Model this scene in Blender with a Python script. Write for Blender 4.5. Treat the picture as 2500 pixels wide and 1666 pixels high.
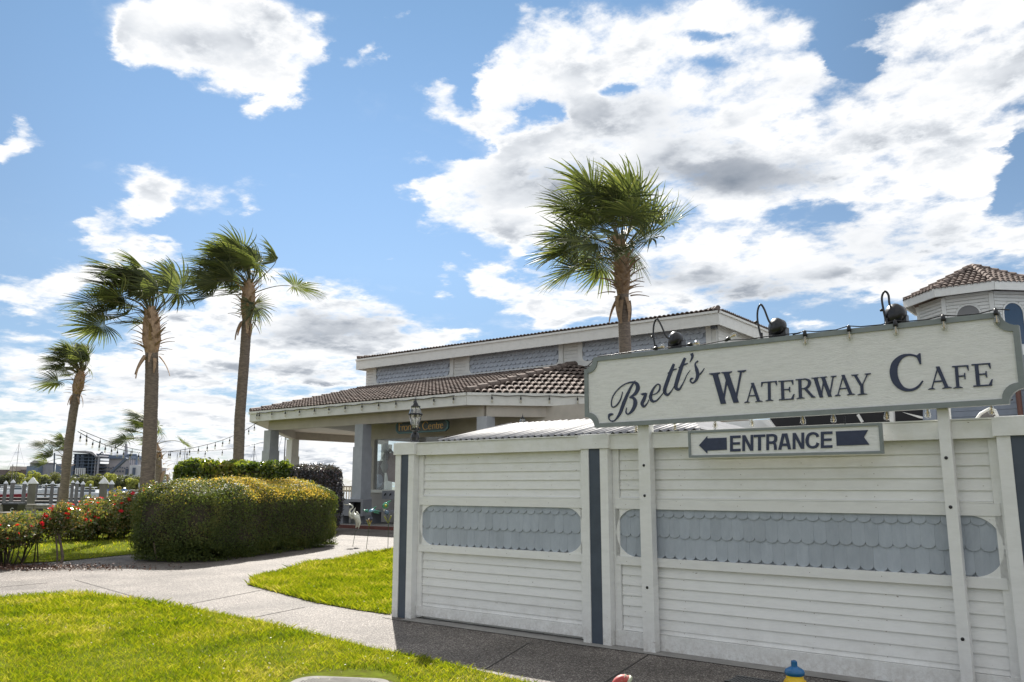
import bpy, math, random
import numpy as np
from mathutils import Vector, Matrix
random.seed(7); rng = np.random.default_rng(7)
scene = bpy.context.scene
for o in list(bpy.data.objects): bpy.data.objects.remove(o)
rad = math.radians
# ---------------------------------------------------------------- camera
FOC, PITCH, EYE = 2000.0, rad(10.0), 1.6            # focal length in photo pixels (2500 wide)
HEAD = math.pi - rad(52.5)                          # heading; the fence runs along world X
FH = np.array([math.cos(HEAD), math.sin(HEAD), 0.0]); RT = np.array([FH[1], -FH[0], 0.0])
FW = FH*math.cos(PITCH) + np.array([0, 0, math.sin(PITCH)]); UP = -FH*math.sin(PITCH) + np.array([0, 0, math.cos(PITCH)])
CAM = np.array([0, 0, EYE])
cd = bpy.data.cameras.new('camera'); cam = bpy.data.objects.new('camera', cd); scene.collection.objects.link(cam)
cd.sensor_width = 36.0; cd.lens = 36.0*FOC/2500.0; cd.clip_start = 0.05; cd.clip_end = 9000
cam.matrix_world = Matrix(((RT[0], UP[0], -FW[0], 0), (RT[1], UP[1], -FW[1], 0), (RT[2], UP[2], -FW[2], EYE), (0, 0, 0, 1)))
scene.camera = cam
def ray(x, y): return RT*((x-1250)/FOC) - UP*((y-833)/FOC) + FW
def on_y(x, y, Y): d = ray(x, y); return CAM + d*(Y/d[1])           # photo pixel -> point on the plane world Y
def on_z(x, y, z=0.0): d = ray(x, y); return CAM + d*((z-EYE)/d[2])
def at_d(x, y, s): return CAM + ray(x, y)*s                         # at depth s
def ground_at(x, s, z=0.0):                                         # under photo column x at depth s
    p = CAM + ray(x, 1185.65)*s; return np.array([p[0], p[1], z])
K = 2500/2353.0
# ---------------------------------------------------------------- sun and sky
SUN_AZ, SUN_EL = rad(137.0), rad(42.0)
SD = np.array([math.cos(SUN_AZ)*math.cos(SUN_EL), math.sin(SUN_AZ)*math.cos(SUN_EL), math.sin(SUN_EL)])
ld = bpy.data.lights.new('sun', 'SUN'); ld.energy = 5.0; ld.angle = rad(0.53); ld.color = (1.0, 0.95, 0.87)
sun = bpy.data.objects.new('sun', ld); scene.collection.objects.link(sun); sun.location = (0, 0, 30)
sun.rotation_euler = Vector(SD).to_track_quat('Z', 'Y').to_euler()
scene.view_settings.view_transform = 'Standard'; scene.view_settings.look = 'None'
scene.view_settings.exposure = 0.9; scene.view_settings.gamma = 1.0; scene.view_settings.use_curve_mapping = False
scene.cycles.max_bounces = 7; scene.cycles.diffuse_bounces = 3; scene.cycles.transparent_max_bounces = 10
scene.cycles.caustics_reflective = False; scene.cycles.caustics_refractive = False
scene.cycles.use_denoising = True
scene.cycles.sample_clamp_indirect = 6.0

def build_world():
    w = bpy.data.worlds.new('World'); scene.world = w; w.use_nodes = True
    nt = w.node_tree; N = nt.nodes; L = nt.links; N.clear()
    def node(t, **kw):
        n = N.new(t)
        for k, v in kw.items(): setattr(n, k, v)
        return n
    def math_(op, a, b=None, c=None, clamp=False):
        n = node('ShaderNodeMath', operation=op); n.use_clamp = clamp
        for i, v in enumerate((a, b, c)):
            if v is None: continue
            if isinstance(v, (int, float)): n.inputs[i].default_value = v
            else: L.new(v, n.inputs[i])
        return n.outputs[0]
    def vdot(v, c):
        n = node('ShaderNodeVectorMath', operation='DOT_PRODUCT'); L.new(v, n.inputs[0]); n.inputs[1].default_value = c; return n.outputs['Value']
    out = node('ShaderNodeOutputWorld'); bg = node('ShaderNodeBackground'); L.new(bg.outputs[0], out.inputs[0])
    bg.inputs[1].default_value = 0.065
    sky = node('ShaderNodeTexSky', sky_type='NISHITA'); sky.sun_disc = False
    sky.sun_elevation = SUN_EL; sky.sun_rotation = math.pi/2 - SUN_AZ
    sky.altitude = 5; sky.air_density = 1.0; sky.dust_density = 0.0; sky.ozone_density = 2.6
    tc = node('ShaderNodeTexCoord'); D = tc.outputs['Generated']
    dx, dy = vdot(D, tuple(RT)), vdot(D, tuple(FH)); dz = vdot(D, (0, 0, 1))
    dys = math_('MAXIMUM', dy, 0.12)
    u = math_('DIVIDE', dx, dys); v = math_('DIVIDE', dz, dys)
    uv = node('ShaderNodeCombineXYZ'); L.new(u, uv.inputs[0]); L.new(v, uv.inputs[1])
    # The cover field is a sum of cloud lumps given as sky directions; it is written as a short sum of
    # products of curves in azimuth and elevation (singular values), which is cheap to evaluate.
    def field_of(blobs, n=256):
        uu, vv = np.meshgrid(np.linspace(-.8, .8, n), np.linspace(-.05, .8, n)); acc = np.zeros_like(uu)
        for b in blobs:
            x, y, rx, ry = b[:4]; s = b[4] if len(b) > 4 else 1.0; rot = rad(b[5]) if len(b) > 5 else 0.0
            d = ray(x*K, y*K); f = d@FH; X = uu-(d@RT)/f; Y = vv-d[2]/f; g = 1.12*K/FOC; c, q = math.cos(rot), math.sin(rot)
            t = np.clip((1.45-np.hypot((c*X+q*Y)/(rx*g), (-q*X+c*Y)/(ry*g)))/1.1, 0, 1); acc += s*t*t*(3-2*t)
        return acc
    # cloud plane coordinates: lumps flatten and crowd towards the horizon, as a cloud deck does
    dzp = math_('ADD', math_('MAXIMUM', dz, 0.0), 0.16)
    pv = node('ShaderNodeVectorMath', operation='SCALE'); L.new(D, pv.inputs[0]); L.new(math_('DIVIDE', 1.0, dzp), pv.inputs['Scale'])
    wn = node('ShaderNodeTexNoise'); L.new(pv.outputs[0], wn.inputs['Vector']); wn.inputs['Scale'].default_value = 4.5; wn.inputs['Detail'].default_value = 7; wn.inputs['Roughness'].default_value = 0.62
    ws = node('ShaderNodeSeparateColor'); L.new(wn.outputs['Color'], ws.inputs[0])
    wk = math_('MULTIPLY_ADD', math_('MAXIMUM', dz, 0.0), 0.20, 0.03)          # ragged outlines: the lumps are pushed about by noise
    uw = math_('MULTIPLY_ADD', math_('SUBTRACT', ws.outputs[0], 0.5), math_('MULTIPLY', wk, 1.7), u); vw = math_('MULTIPLY_ADD', math_('SUBTRACT', ws.outputs[1], 0.5), wk, v)
    un = math_('DIVIDE', uw, 0.8); vn = math_('DIVIDE', math_('SUBTRACT', vw, 0.375), 0.425)
    def triple(x):
        c = node('ShaderNodeCombineXYZ'); [L.new(x, c.inputs[i]) for i in range(3)]; return c.outputs[0]
    u3, v3 = triple(un), triple(vn)
    def curves(inp, cols):
        c = node('ShaderNodeVectorCurve'); L.new(inp, c.inputs[1]); n = len(cols[0]); xs = np.linspace(-1, 1, n)
        for k in range(3):
            cv = c.mapping.curves[k]; cv.points[0].location = (-1, float(cols[k][0])); cv.points[1].location = (1, float(cols[k][-1]))
            for i in range(1, n-1): cv.points.new(float(xs[i]), float(cols[k][i]))
            for p in cv.points: p.handle_type = 'VECTOR'
        c.mapping.update(); return c.outputs[0]
    def lowrank(M, rank):
        A, S, Bt = np.linalg.svd(M, full_matrices=False); tot = None
        for r in range(0, rank, 3):
            us, vs, sg = [], [], []
            for k in range(r, r+3):
                a, b = A[:, k], Bt[k]; ma, mb = abs(a).max(), abs(b).max(); vs.append(a/ma); us.append(b/mb); sg.append(float(S[k]*ma*mb))
            m = node('ShaderNodeVectorMath', operation='MULTIPLY'); L.new(curves(u3, us), m.inputs[0]); L.new(curves(v3, vs), m.inputs[1])
            d = vdot(m.outputs[0], tuple(sg)); tot = d if tot is None else math_('ADD', tot, d)
        return tot
    acc = lowrank(np.minimum(field_of(CLOUDS), 0.92)-field_of(HOLES), 27); dk = lowrank(field_of(DARKS), 9)
    def noise(scale, detail, rough, dist=0.0, off=0.0):
        mp = node('ShaderNodeMapping'); L.new(pv.outputs[0], mp.inputs[0]); mp.inputs['Location'].default_value = (off, off*0.7, off)
        n = node('ShaderNodeTexNoise'); n.inputs['Scale'].default_value = scale; n.inputs['Detail'].default_value = detail
        n.inputs['Roughness'].default_value = rough; n.inputs['Distortion'].default_value = dist; L.new(mp.outputs[0], n.inputs['Vector']); return n.outputs['Fac']
    big = noise(1.1, 3, 0.5, 0.2, 3.1); med = noise(7.0, 11, 0.62, 0.1, 1.7); soft = noise(2.6, 4, 0.5, 0.1, 8.2)
    # elsewhere in the sky: the same kind of broken cumulus from noise alone
    gen = math_('MULTIPLY_ADD', math_('SUBTRACT', big, 0.5), 3.4, 0.60)
    win = node('ShaderNodeMapRange', interpolation_type='SMOOTHSTEP'); L.new(math_('ABSOLUTE', u), win.inputs[0])
    win.inputs[1].default_value = 0.74; win.inputs[2].default_value = 1.0; win.inputs[3].default_value = 1; win.inputs[4].default_value = 0
    wv = node('ShaderNodeMapRange', interpolation_type='SMOOTHSTEP'); L.new(v, wv.inputs[0])
    wv.inputs[1].default_value = 0.74; wv.inputs[2].default_value = 0.95; wv.inputs[3].default_value = 1; wv.inputs[4].default_value = 0
    fr = math_('GREATER_THAN', dy, 0.13)
    inside = math_('MULTIPLY', math_('MULTIPLY', win.outputs[0], wv.outputs[0]), fr)
    field = node('ShaderNodeMix', data_type='FLOAT'); L.new(inside, field.inputs[0]); L.new(gen, field.inputs[2]); L.new(acc, field.inputs[3])
    f = field.outputs[0]
    lo_ = node('ShaderNodeMapRange', interpolation_type='SMOOTHSTEP'); L.new(dz, lo_.inputs[0]); lo_.inputs[1].default_value = 0.26; lo_.inputs[2].default_value = 0.02; lo_.inputs[3].default_value = 0; lo_.inputs[4].default_value = 0.50
    f = math_('MAXIMUM', f, math_('ADD', lo_.outputs[0], math_('MULTIPLY', f, 0.35)))
    amp = math_('MULTIPLY_ADD', math_('MULTIPLY', f, 2.2, clamp=True), 2.3, 0.7)
    dens = math_('ADD', f, math_('MULTIPLY', math_('SUBTRACT', med, 0.5), amp))
    dens = math_('ADD', dens, math_('MULTIPLY', math_('SUBTRACT', soft, 0.5), 1.0))
    al = node('ShaderNodeMapRange', interpolation_type='SMOOTHSTEP'); L.new(dens, al.inputs[0])
    al.inputs[1].default_value = 0.08; al.inputs[2].default_value = 0.92; al.inputs[3].default_value = 0; al.inputs[4].default_value = 1
    # relief: cloud that thickens towards the sun lies in its own shade
    def pnoise(vec, scale, detail, rough):
        n = node('ShaderNodeTexNoise'); n.inputs['Scale'].default_value = scale; n.inputs['Detail'].default_value = detail; n.inputs['Roughness'].default_value = rough; L.new(vec, n.inputs['Vector']); return n.outputs['Fac']
    sp_ = SD/(SD[2]+0.16); ov = node('ShaderNodeVectorMath', operation='SUBTRACT'); ov.inputs[0].default_value = tuple(sp_); L.new(pv.outputs[0], ov.inputs[1])
    on_ = node('ShaderNodeVectorMath', operation='NORMALIZE'); L.new(ov.outputs[0], on_.inputs[0]); o2 = node('ShaderNodeVectorMath', operation='MULTIPLY_ADD'); L.new(on_.outputs[0], o2.inputs[0]); o2.inputs[1].default_value = (.11, .11, .11); L.new(pv.outputs[0], o2.inputs[2])
    rel = math_('SUBTRACT', pnoise(o2.outputs[0], 2.3, 6, 0.50), pnoise(pv.outputs[0], 2.3, 6, 0.50))
    shd = noise(2.2, 5, 0.5, 0.0, 5.3)
    # thick parts of a cloud show their grey undersides
    dk = math_('MULTIPLY', dk, inside)
    thick = node('ShaderNodeMapRange', interpolation_type='SMOOTHSTEP'); L.new(dens, thick.inputs[0])
    thick.inputs[1].default_value = 0.70; thick.inputs[2].default_value = 1.35; thick.inputs[3].default_value = 0; thick.inputs[4].default_value = 1.0
    g1 = math_('MULTIPLY', thick.outputs[0], math_('ADD', math_('MULTIPLY', rel, 2.6), math_('MULTIPLY_ADD', shd, 1.0, -0.33), clamp=True))
    g2 = math_('MULTIPLY', dk, math_('MULTIPLY_ADD', shd, 0.8, 0.34))
    low = node('ShaderNodeMapRange'); L.new(dz, low.inputs[0]); low.inputs[1].default_value = 0.16; low.inputs[2].default_value = 0.0; low.inputs[3].default_value = 0.0; low.inputs[4].default_value = 0.22
    g = math_('ADD', math_('ADD', g1, g2), math_('MULTIPLY', low.outputs[0], thick.outputs[0]), clamp=True)
    cr = node('ShaderNodeValToRGB'); L.new(g, cr.inputs[0]); e = cr.color_ramp
    e.elements[0].position = 0; e.elements[0].color = (1, 1, 1, 1); e.elements[1].position = 1; e.elements[1].color = (0.22, 0.26, 0.32, 1)
    m1 = e.elements.new(0.28); m1.color = (0.74, 0.77, 0.81, 1); m2 = e.elements.new(0.6); m2.color = (0.42, 0.455, 0.51, 1)
    cs = node('ShaderNodeVectorMath', operation='SCALE'); L.new(cr.outputs[0], cs.inputs[0]); cs.inputs['Scale'].default_value = 9.0
    hz = node('ShaderNodeMapRange'); L.new(dz, hz.inputs[0]); hz.inputs[1].default_value = 0.0; hz.inputs[2].default_value = 0.6
    tr = node('ShaderNodeValToRGB'); L.new(hz.outputs[0], tr.inputs[0]); e = tr.color_ramp; e.elements[0].color = (*SKY_TINT[0], 1); e.elements[1].color = (*SKY_TINT[2], 1); mm = e.elements.new(0.42); mm.color = (*SKY_TINT[1], 1)
    sk = node('ShaderNodeVectorMath', operation='MULTIPLY'); L.new(sky.outputs[0], sk.inputs[0]); L.new(tr.outputs[0], sk.inputs[1])
    sk2 = node('ShaderNodeVectorMath', operation='SCALE'); L.new(sk.outputs[0], sk2.inputs[0])
    cs_ = node('ShaderNodeMapRange', interpolation_type='SMOOTHSTEP'); L.new(vdot(D, tuple(SD)), cs_.inputs[0]); cs_.inputs[1].default_value = 0.80; cs_.inputs[2].default_value = 0.965; cs_.inputs[3].default_value = 1.08; cs_.inputs[4].default_value = 1.46; L.new(cs_.outputs[0], sk2.inputs['Scale'])
    mix = node('ShaderNodeMix', data_type='RGBA'); L.new(al.outputs[0], mix.inputs[0]); L.new(sk2.outputs[0], mix.inputs[6]); L.new(cs.outputs[0], mix.inputs[7])
    L.new(mix.outputs[2], bg.inputs[0])
    w.cycles.sampling_method = 'MANUAL'; w.cycles.sample_map_resolution = 1024
SKY_TINT = ((.46, .50, .62), (.84, .80, .76), (.76, .79, .71))
CLOUDS = [  # centre and half-axes of each lump, measured on the photograph and turned into sky directions
 (470,70,150,95),(640,75,110,85),(370,115,75,50),(560,150,120,55),(612,238,48,34,.95),(725,120,50,45,.8),(590,185,50,35,.7),
 (872,115,20,45,.62,0),(828,150,35,18,.55,-20),(890,15,26,10,.6),(8,318,22,40,.75),(45,338,28,14,.6),
 (345,440,62,52,.85),(345,505,36,36,.6),(300,480,50,40,.7),(228,508,24,34,.65,0),(262,560,46,38,.8),(330,585,80,26,.85),(205,562,36,22,.6),
 (452,455,32,24,.58),(540,450,46,38,.5),(575,470,40,12,.45),
 (70,680,95,38,.9),(190,640,80,30,.9),(30,640,40,12,.4),(100,760,110,26,.62),(240,720,60,20,.55),(330,790,60,30,.7),
 (650,655,50,36,.8),(700,690,90,55,.9),(820,745,110,50,.95),(930,790,90,32,.85),(560,700,80,40,.8),(450,760,110,40,.85),(620,780,200,70,.9),
 (200,850,220,42,.9),(420,860,160,60,.9),(740,860,140,50,.8),(90,930,130,22,.85),(300,940,200,40,.8),(520,960,160,50,.75),(150,1000,160,26,.8),
 (420,1030,190,32,.8),(700,1000,180,40,.75),(180,1070,200,28,.75),(560,1080,220,36,.8),(820,1060,140,60,.8),(900,880,50,26,.6),
 (1020,655,26,24,.65),(1035,605,22,14,.55),(880,588,16,6,.6),(1120,575,12,7,.6),(1178,575,30,26,.65),(1050,772,50,16,.6),(1860,745,60,16,.65),
 (1120,635,50,30,.85),(1190,672,75,36,.95),(1270,720,70,34,.9),(1370,690,90,40,.85),
 (965,365,24,24,.55),(1000,460,50,45,.8),(1070,420,90,60,.95),(1110,500,80,50,1),(1240,420,150,95,1),(1230,520,110,50,.8),(1450,330,220,120,1),(1700,380,260,140,1),
 (2000,420,240,130,1),(2180,300,160,160,1),(2230,560,180,110,.85),(1900,620,260,65,.95),(1600,600,200,70,1),(1500,680,160,40,.9),(2120,650,130,60,.8),
 (1020,240,45,35,.75),(1075,280,45,28,.7,-30),(1190,190,70,85,.95),(1160,275,60,50,.9),(1300,100,140,95,1),(1370,210,130,60,.9),(1520,90,200,100,1),(1720,70,150,80,1),
 (1620,240,160,60,.9),(2090,110,130,120,.95),(1860,200,90,50,.6),(2280,110,160,160,1),(2040,250,120,70,.8),(1190,25,50,30,.5),(1800,150,120,60,.85),(2060,480,160,90,.7),(2300,700,90,50,.7)]
HOLES = [(1940,165,40,52,.62),(1965,55,26,38,.75),(1650,100,40,20,.75),(1270,268,36,26,.6),(1385,192,50,16,.7),(1200,300,45,14,.5),(2335,335,30,40,.8),(2290,360,60,14,.5),
 (1885,500,95,22,.75),(1590,195,40,12,.0),(2330,430,30,60,.6),(2290,610,60,26,.6),(1015,350,60,14,.6),(1100,330,30,10,.3),(1045,180,45,110,.4),(700,900,300,12,.35),(120,955,220,9,.4),(330,985,260,9,.3),(2160,445,50,16,.5),
 (620,930,50,16,.7),(1960,725,90,14,.6)]
DARKS = [(1720,405,175,50,.85),(1560,370,120,50,.35),(1270,430,180,60,.42),(1420,270,190,70,.28),(1960,300,100,40,.12),(760,745,140,30,.5),(720,770,200,24,.3),(1560,640,280,36,.38),
 (2020,560,200,80,.2),(130,868,150,12,.3),(500,850,140,14,.22),(330,915,180,10,.25),(780,960,150,20,.22),(1780,680,170,28,.3),(1900,200,200,40,.12),(700,860,60,14,.3),(120,1045,200,12,.25),(480,1045,200,12,.25),(1150,540,120,20,.15)]
build_world()
# ---------------------------------------------------------------- helpers
WM = {}
COL = scene.collection
def link(o, parent=None, m=None):
    COL.objects.link(o); m = m or Matrix.Identity(4)
    if parent is not None:
        o.parent = parent; o.matrix_parent_inverse = WM[parent.name].inverted()
    o.matrix_basis = m; WM[o.name] = m
    return o
def V(p): return Vector((float(p[0]), float(p[1]), float(p[2])))
def tag(o, label=None, cat=None, group=None, kind=None):
    if label: o['label'] = label
    if cat: o['category'] = cat
    if group: o['group'] = group
    if kind: o['kind'] = kind
    return o
def thing(name, loc, label, cat, group=None):
    o = bpy.data.objects.new(name, None); o.empty_display_size = 0.2
    link(o, None, Matrix.Translation(V(loc))); return tag(o, label, cat, group)
class B:
    def __init__(s): s.v = []; s.f = []; s.sm = []
    def add(s, vs, fs, smooth=False):
        n = len(s.v); s.v += [tuple(map(float, p)) for p in vs]; s.f += [tuple(i+n for i in f) for f in fs]; s.sm += [smooth]*len(fs); return s
    def box(s, x0, x1, y0, y1, z0, z1):
        return s.add([(x0,y0,z0),(x1,y0,z0),(x1,y1,z0),(x0,y1,z0),(x0,y0,z1),(x1,y0,z1),(x1,y1,z1),(x0,y1,z1)],
                     [(0,3,2,1),(4,5,6,7),(0,1,5,4),(1,2,6,5),(2,3,7,6),(3,0,4,7)])
    def obox(s, c, ax, ay, az):   # centre and three half-axis vectors
        c, ax, ay, az = map(np.array, (c, ax, ay, az)); vs = []
        for k in (-1, 1):
            for i, j in ((-1,-1),(1,-1),(1,1),(-1,1)): vs.append(c+ax*i+ay*j+az*k)
        return s.add(vs, [(0,3,2,1),(4,5,6,7),(0,1,5,4),(1,2,6,5),(2,3,7,6),(3,0,4,7)])
    def beam(s, p, q, w, h):      # box from p to q, w across, h high
        p, q = np.array(p, float), np.array(q, float); d = (q-p)/2; a = np.cross(d, (0, 0, 1.0))
        if np.linalg.norm(a) < 1e-6: a = np.array([1.0, 0, 0])
        a = a/np.linalg.norm(a); b = np.cross(a, d); b = b/np.linalg.norm(b)
        return s.obox((p+q)/2, d, a*w/2, b*h/2)
    def tube(s, pts, r, n=8, caps=True):
        pts = [np.array(p, float) for p in pts]; m = len(pts)
        rr = r if hasattr(r, '__len__') else [r]*m
        vs = []; prev = None
        for i, p in enumerate(pts):
            d = pts[min(i+1, m-1)] - pts[max(i-1, 0)]; d = d/(np.linalg.norm(d)+1e-9)
            if prev is None:
                a = np.cross(d, (0, 0, 1.0))
                if np.linalg.norm(a) < .1: a = np.cross(d, (1.0, 0, 0))
            else: a = prev - d*(prev@d)
            a = a/np.linalg.norm(a); prev = a; b = np.cross(d, a)
            for k in range(n):
                t = 2*math.pi*k/n; vs.append(p + (a*math.cos(t)+b*math.sin(t))*rr[i])
        fs = [(i*n+k, i*n+(k+1)%n, (i+1)*n+(k+1)%n, (i+1)*n+k) for i in range(m-1) for k in range(n)]
        s.add(vs, fs, True)
        if caps: s.add([vs[k] for k in range(n)][::-1], [tuple(range(n))]); s.add([vs[(m-1)*n+k] for k in range(n)], [tuple(range(n))])
        return s
    def lathe(s, prof, c, n=16, axis=(0, 0, 1), smooth=True):
        ax = np.array(axis, float); ax = ax/np.linalg.norm(ax)
        a = np.cross(ax, (0, 1.0, 0)); 
        if np.linalg.norm(a) < .1: a = np.cross(ax, (1.0, 0, 0))
        a = a/np.linalg.norm(a); b = np.cross(ax, a); c = np.array(c, float); vs = []
        for r, h in prof:
            for k in range(n):
                t = 2*math.pi*k/n; vs.append(c+ax*h+(a*math.cos(t)+b*math.sin(t))*max(r, 1e-4))
        m = len(prof)
        s.add(vs, [(i*n+k, i*n+(k+1)%n, (i+1)*n+(k+1)%n, (i+1)*n+k) for i in range(m-1) for k in range(n)], smooth)
        s.add(vs[:n][::-1], [tuple(range(n))]); s.add(vs[-n:], [tuple(range(n))]); return s
    def prism(s, poly, y0, y1):   # outline in XZ, front at y0 (towards the camera), back at y1
        n = len(poly)
        s.add([(x, y0, z) for x, z in poly]+[(x, y1, z) for x, z in poly],
              [tuple(range(n)), tuple(range(2*n-1, n-1, -1))]+[(i, i+n, (i+1) % n+n, (i+1) % n) for i in range(n)]); return s
    def prism_z(s, poly, z0, z1):
        n = len(poly)
        s.add([(x, y, z1) for x, y in poly]+[(x, y, z0) for x, y in poly],
              [tuple(range(n)), tuple(range(2*n-1, n-1, -1))]+[(i, i+n, (i+1) % n+n, (i+1) % n) for i in range(n)]); return s
    def ring(s, outer, inner, y0, y1):
        n = len(outer)
        for i in range(n):
            j = (i+1) % n; q = [outer[i], outer[j], inner[j], inner[i]]
            s.add([(x, y0, z) for x, z in q]+[(x, y1, z) for x, z in q], [(0,1,2,3),(7,6,5,4),(0,4,5,1),(2,6,7,3)])
        return s
    def build(s, name, mat, parent=None, m=None, origin=None):
        me = bpy.data.meshes.new(name); vs = s.v
        if origin is not None:
            ox, oy, oz = map(float, origin); vs = [(a-ox, b-oy, c-oz) for a, b, c in vs]; m = Matrix.Translation((ox, oy, oz))
        me.from_pydata(vs, [], s.f); me.polygons.foreach_set('use_smooth', s.sm)
        if mat: me.materials.append(mat)
        me.update(); return link(bpy.data.objects.new(name, me), parent, m)
def mesh_np(name, vs, fs, mat, parent=None, kind=None):
    me = bpy.data.meshes.new(name); vs = np.asarray(vs, np.float32); fs = np.asarray(fs, np.int32)
    me.vertices.add(len(vs)); me.vertices.foreach_set('co', vs.ravel())
    n, k = fs.shape; me.loops.add(n*k); me.loops.foreach_set('vertex_index', fs.ravel())
    me.polygons.add(n); me.polygons.foreach_set('loop_start', np.arange(0, n*k, k, dtype=np.int32)); me.polygons.foreach_set('loop_total', np.full(n, k, np.int32))
    me.update(); me.materials.append(mat); o = link(bpy.data.objects.new(name, me), parent)
    if kind: o['kind'] = kind
    return o
def copy_part(src, name, parent, m):
    o = bpy.data.objects.new(name, src if isinstance(src, bpy.types.Mesh) else src.data); return link(o, parent, m)
CUBE = {}
def bx(name, mat, parent, x0, x1, y0, y1, z0, z1):      # a board: one shared unit box per material
    if mat.name not in CUBE:
        me = bpy.data.meshes.new('board'); b = B().box(-.5, .5, -.5, .5, -.5, .5); me.from_pydata(b.v, [], b.f); me.materials.append(mat); me.update(); CUBE[mat.name] = me
    m = Matrix.Translation(((x0+x1)/2, (y0+y1)/2, (z0+z1)/2)) @ Matrix.Diagonal((abs(x1-x0), abs(y1-y0), abs(z1-z0), 1))
    return copy_part(CUBE[mat.name], name, parent, m)
# ---------------------------------------------------------------- materials
def mat(name, c, c2=None, scale=6.0, rough=0.6, bump=0.0, stretch=(1, 1, 1), detail=6, spec=0.5, metal=0.0, vary=0.0, bscale=None, lo=.35, hi=.65, specks=None):
    m = bpy.data.materials.new(name); m.use_nodes = True; nt = m.node_tree; N = nt.nodes; L = nt.links
    p = N['Principled BSDF']; p.inputs['Base Color'].default_value = (*c, 1); p.inputs['Roughness'].default_value = rough
    p.inputs['Metallic'].default_value = metal; p.inputs['Specular IOR Level'].default_value = spec
    ge = N.new('ShaderNodeNewGeometry'); mp = N.new('ShaderNodeMapping'); mp.inputs['Scale'].default_value = stretch; L.new(ge.outputs['Position'], mp.inputs[0])
    col = None
    if c2:
        n = N.new('ShaderNodeTexNoise'); n.inputs['Scale'].default_value = scale; n.inputs['Detail'].default_value = detail; n.inputs['Roughness'].default_value = .62
        L.new(mp.outputs[0], n.inputs['Vector'])
        r = N.new('ShaderNodeMapRange'); r.inputs[1].default_value = lo; r.inputs[2].default_value = hi; L.new(n.outputs['Fac'], r.inputs[0])
        mx = N.new('ShaderNodeMix'); mx.data_type = 'RGBA'; L.new(r.outputs[0], mx.inputs[0]); mx.inputs[6].default_value = (*c, 1); mx.inputs[7].default_value = (*c2, 1); col = mx.outputs[2]
    if specks:                                          # (colour, scale, threshold) sparse chips and spots
        n = N.new('ShaderNodeTexNoise'); n.inputs['Scale'].default_value = specks[1]; n.inputs['Detail'].default_value = 5; L.new(mp.outputs[0], n.inputs['Vector'])
        r = N.new('ShaderNodeMapRange'); r.inputs[1].default_value = specks[2]; r.inputs[2].default_value = specks[2]+.03; L.new(n.outputs['Fac'], r.inputs[0])
        mx = N.new('ShaderNodeMix'); mx.data_type = 'RGBA'; L.new(r.outputs[0], mx.inputs[0]); mx.inputs[7].default_value = (*specks[0], 1)
        if col: L.new(col, mx.inputs[6])
        else: mx.inputs[6].default_value = (*c, 1)
        col = mx.outputs[2]
    if vary:
        oi = N.new('ShaderNodeObjectInfo'); r = N.new('ShaderNodeMapRange'); r.inputs[3].default_value = 1-vary; r.inputs[4].default_value = 1+vary; L.new(oi.outputs['Random'], r.inputs[0])
        sc = N.new('ShaderNodeVectorMath'); sc.operation = 'SCALE'; L.new(r.outputs[0], sc.inputs['Scale'])
        if col: L.new(col, sc.inputs[0])
        else: sc.inputs[0].default_value = c
        col = sc.outputs[0]
    if col: L.new(col, p.inputs['Base Color'])
    if bump:
        n = N.new('ShaderNodeTexNoise'); n.inputs['Scale'].default_value = bscale or scale*3; n.inputs['Detail'].default_value = 5; L.new(mp.outputs[0], n.inputs['Vector'])
        b = N.new('ShaderNodeBump'); b.inputs['Strength'].default_value = bump; b.inputs['Distance'].default_value = .01; L.new(n.outputs['Fac'], b.inputs['Height']); L.new(b.outputs[0], p.inputs['Normal'])
    return m
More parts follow.
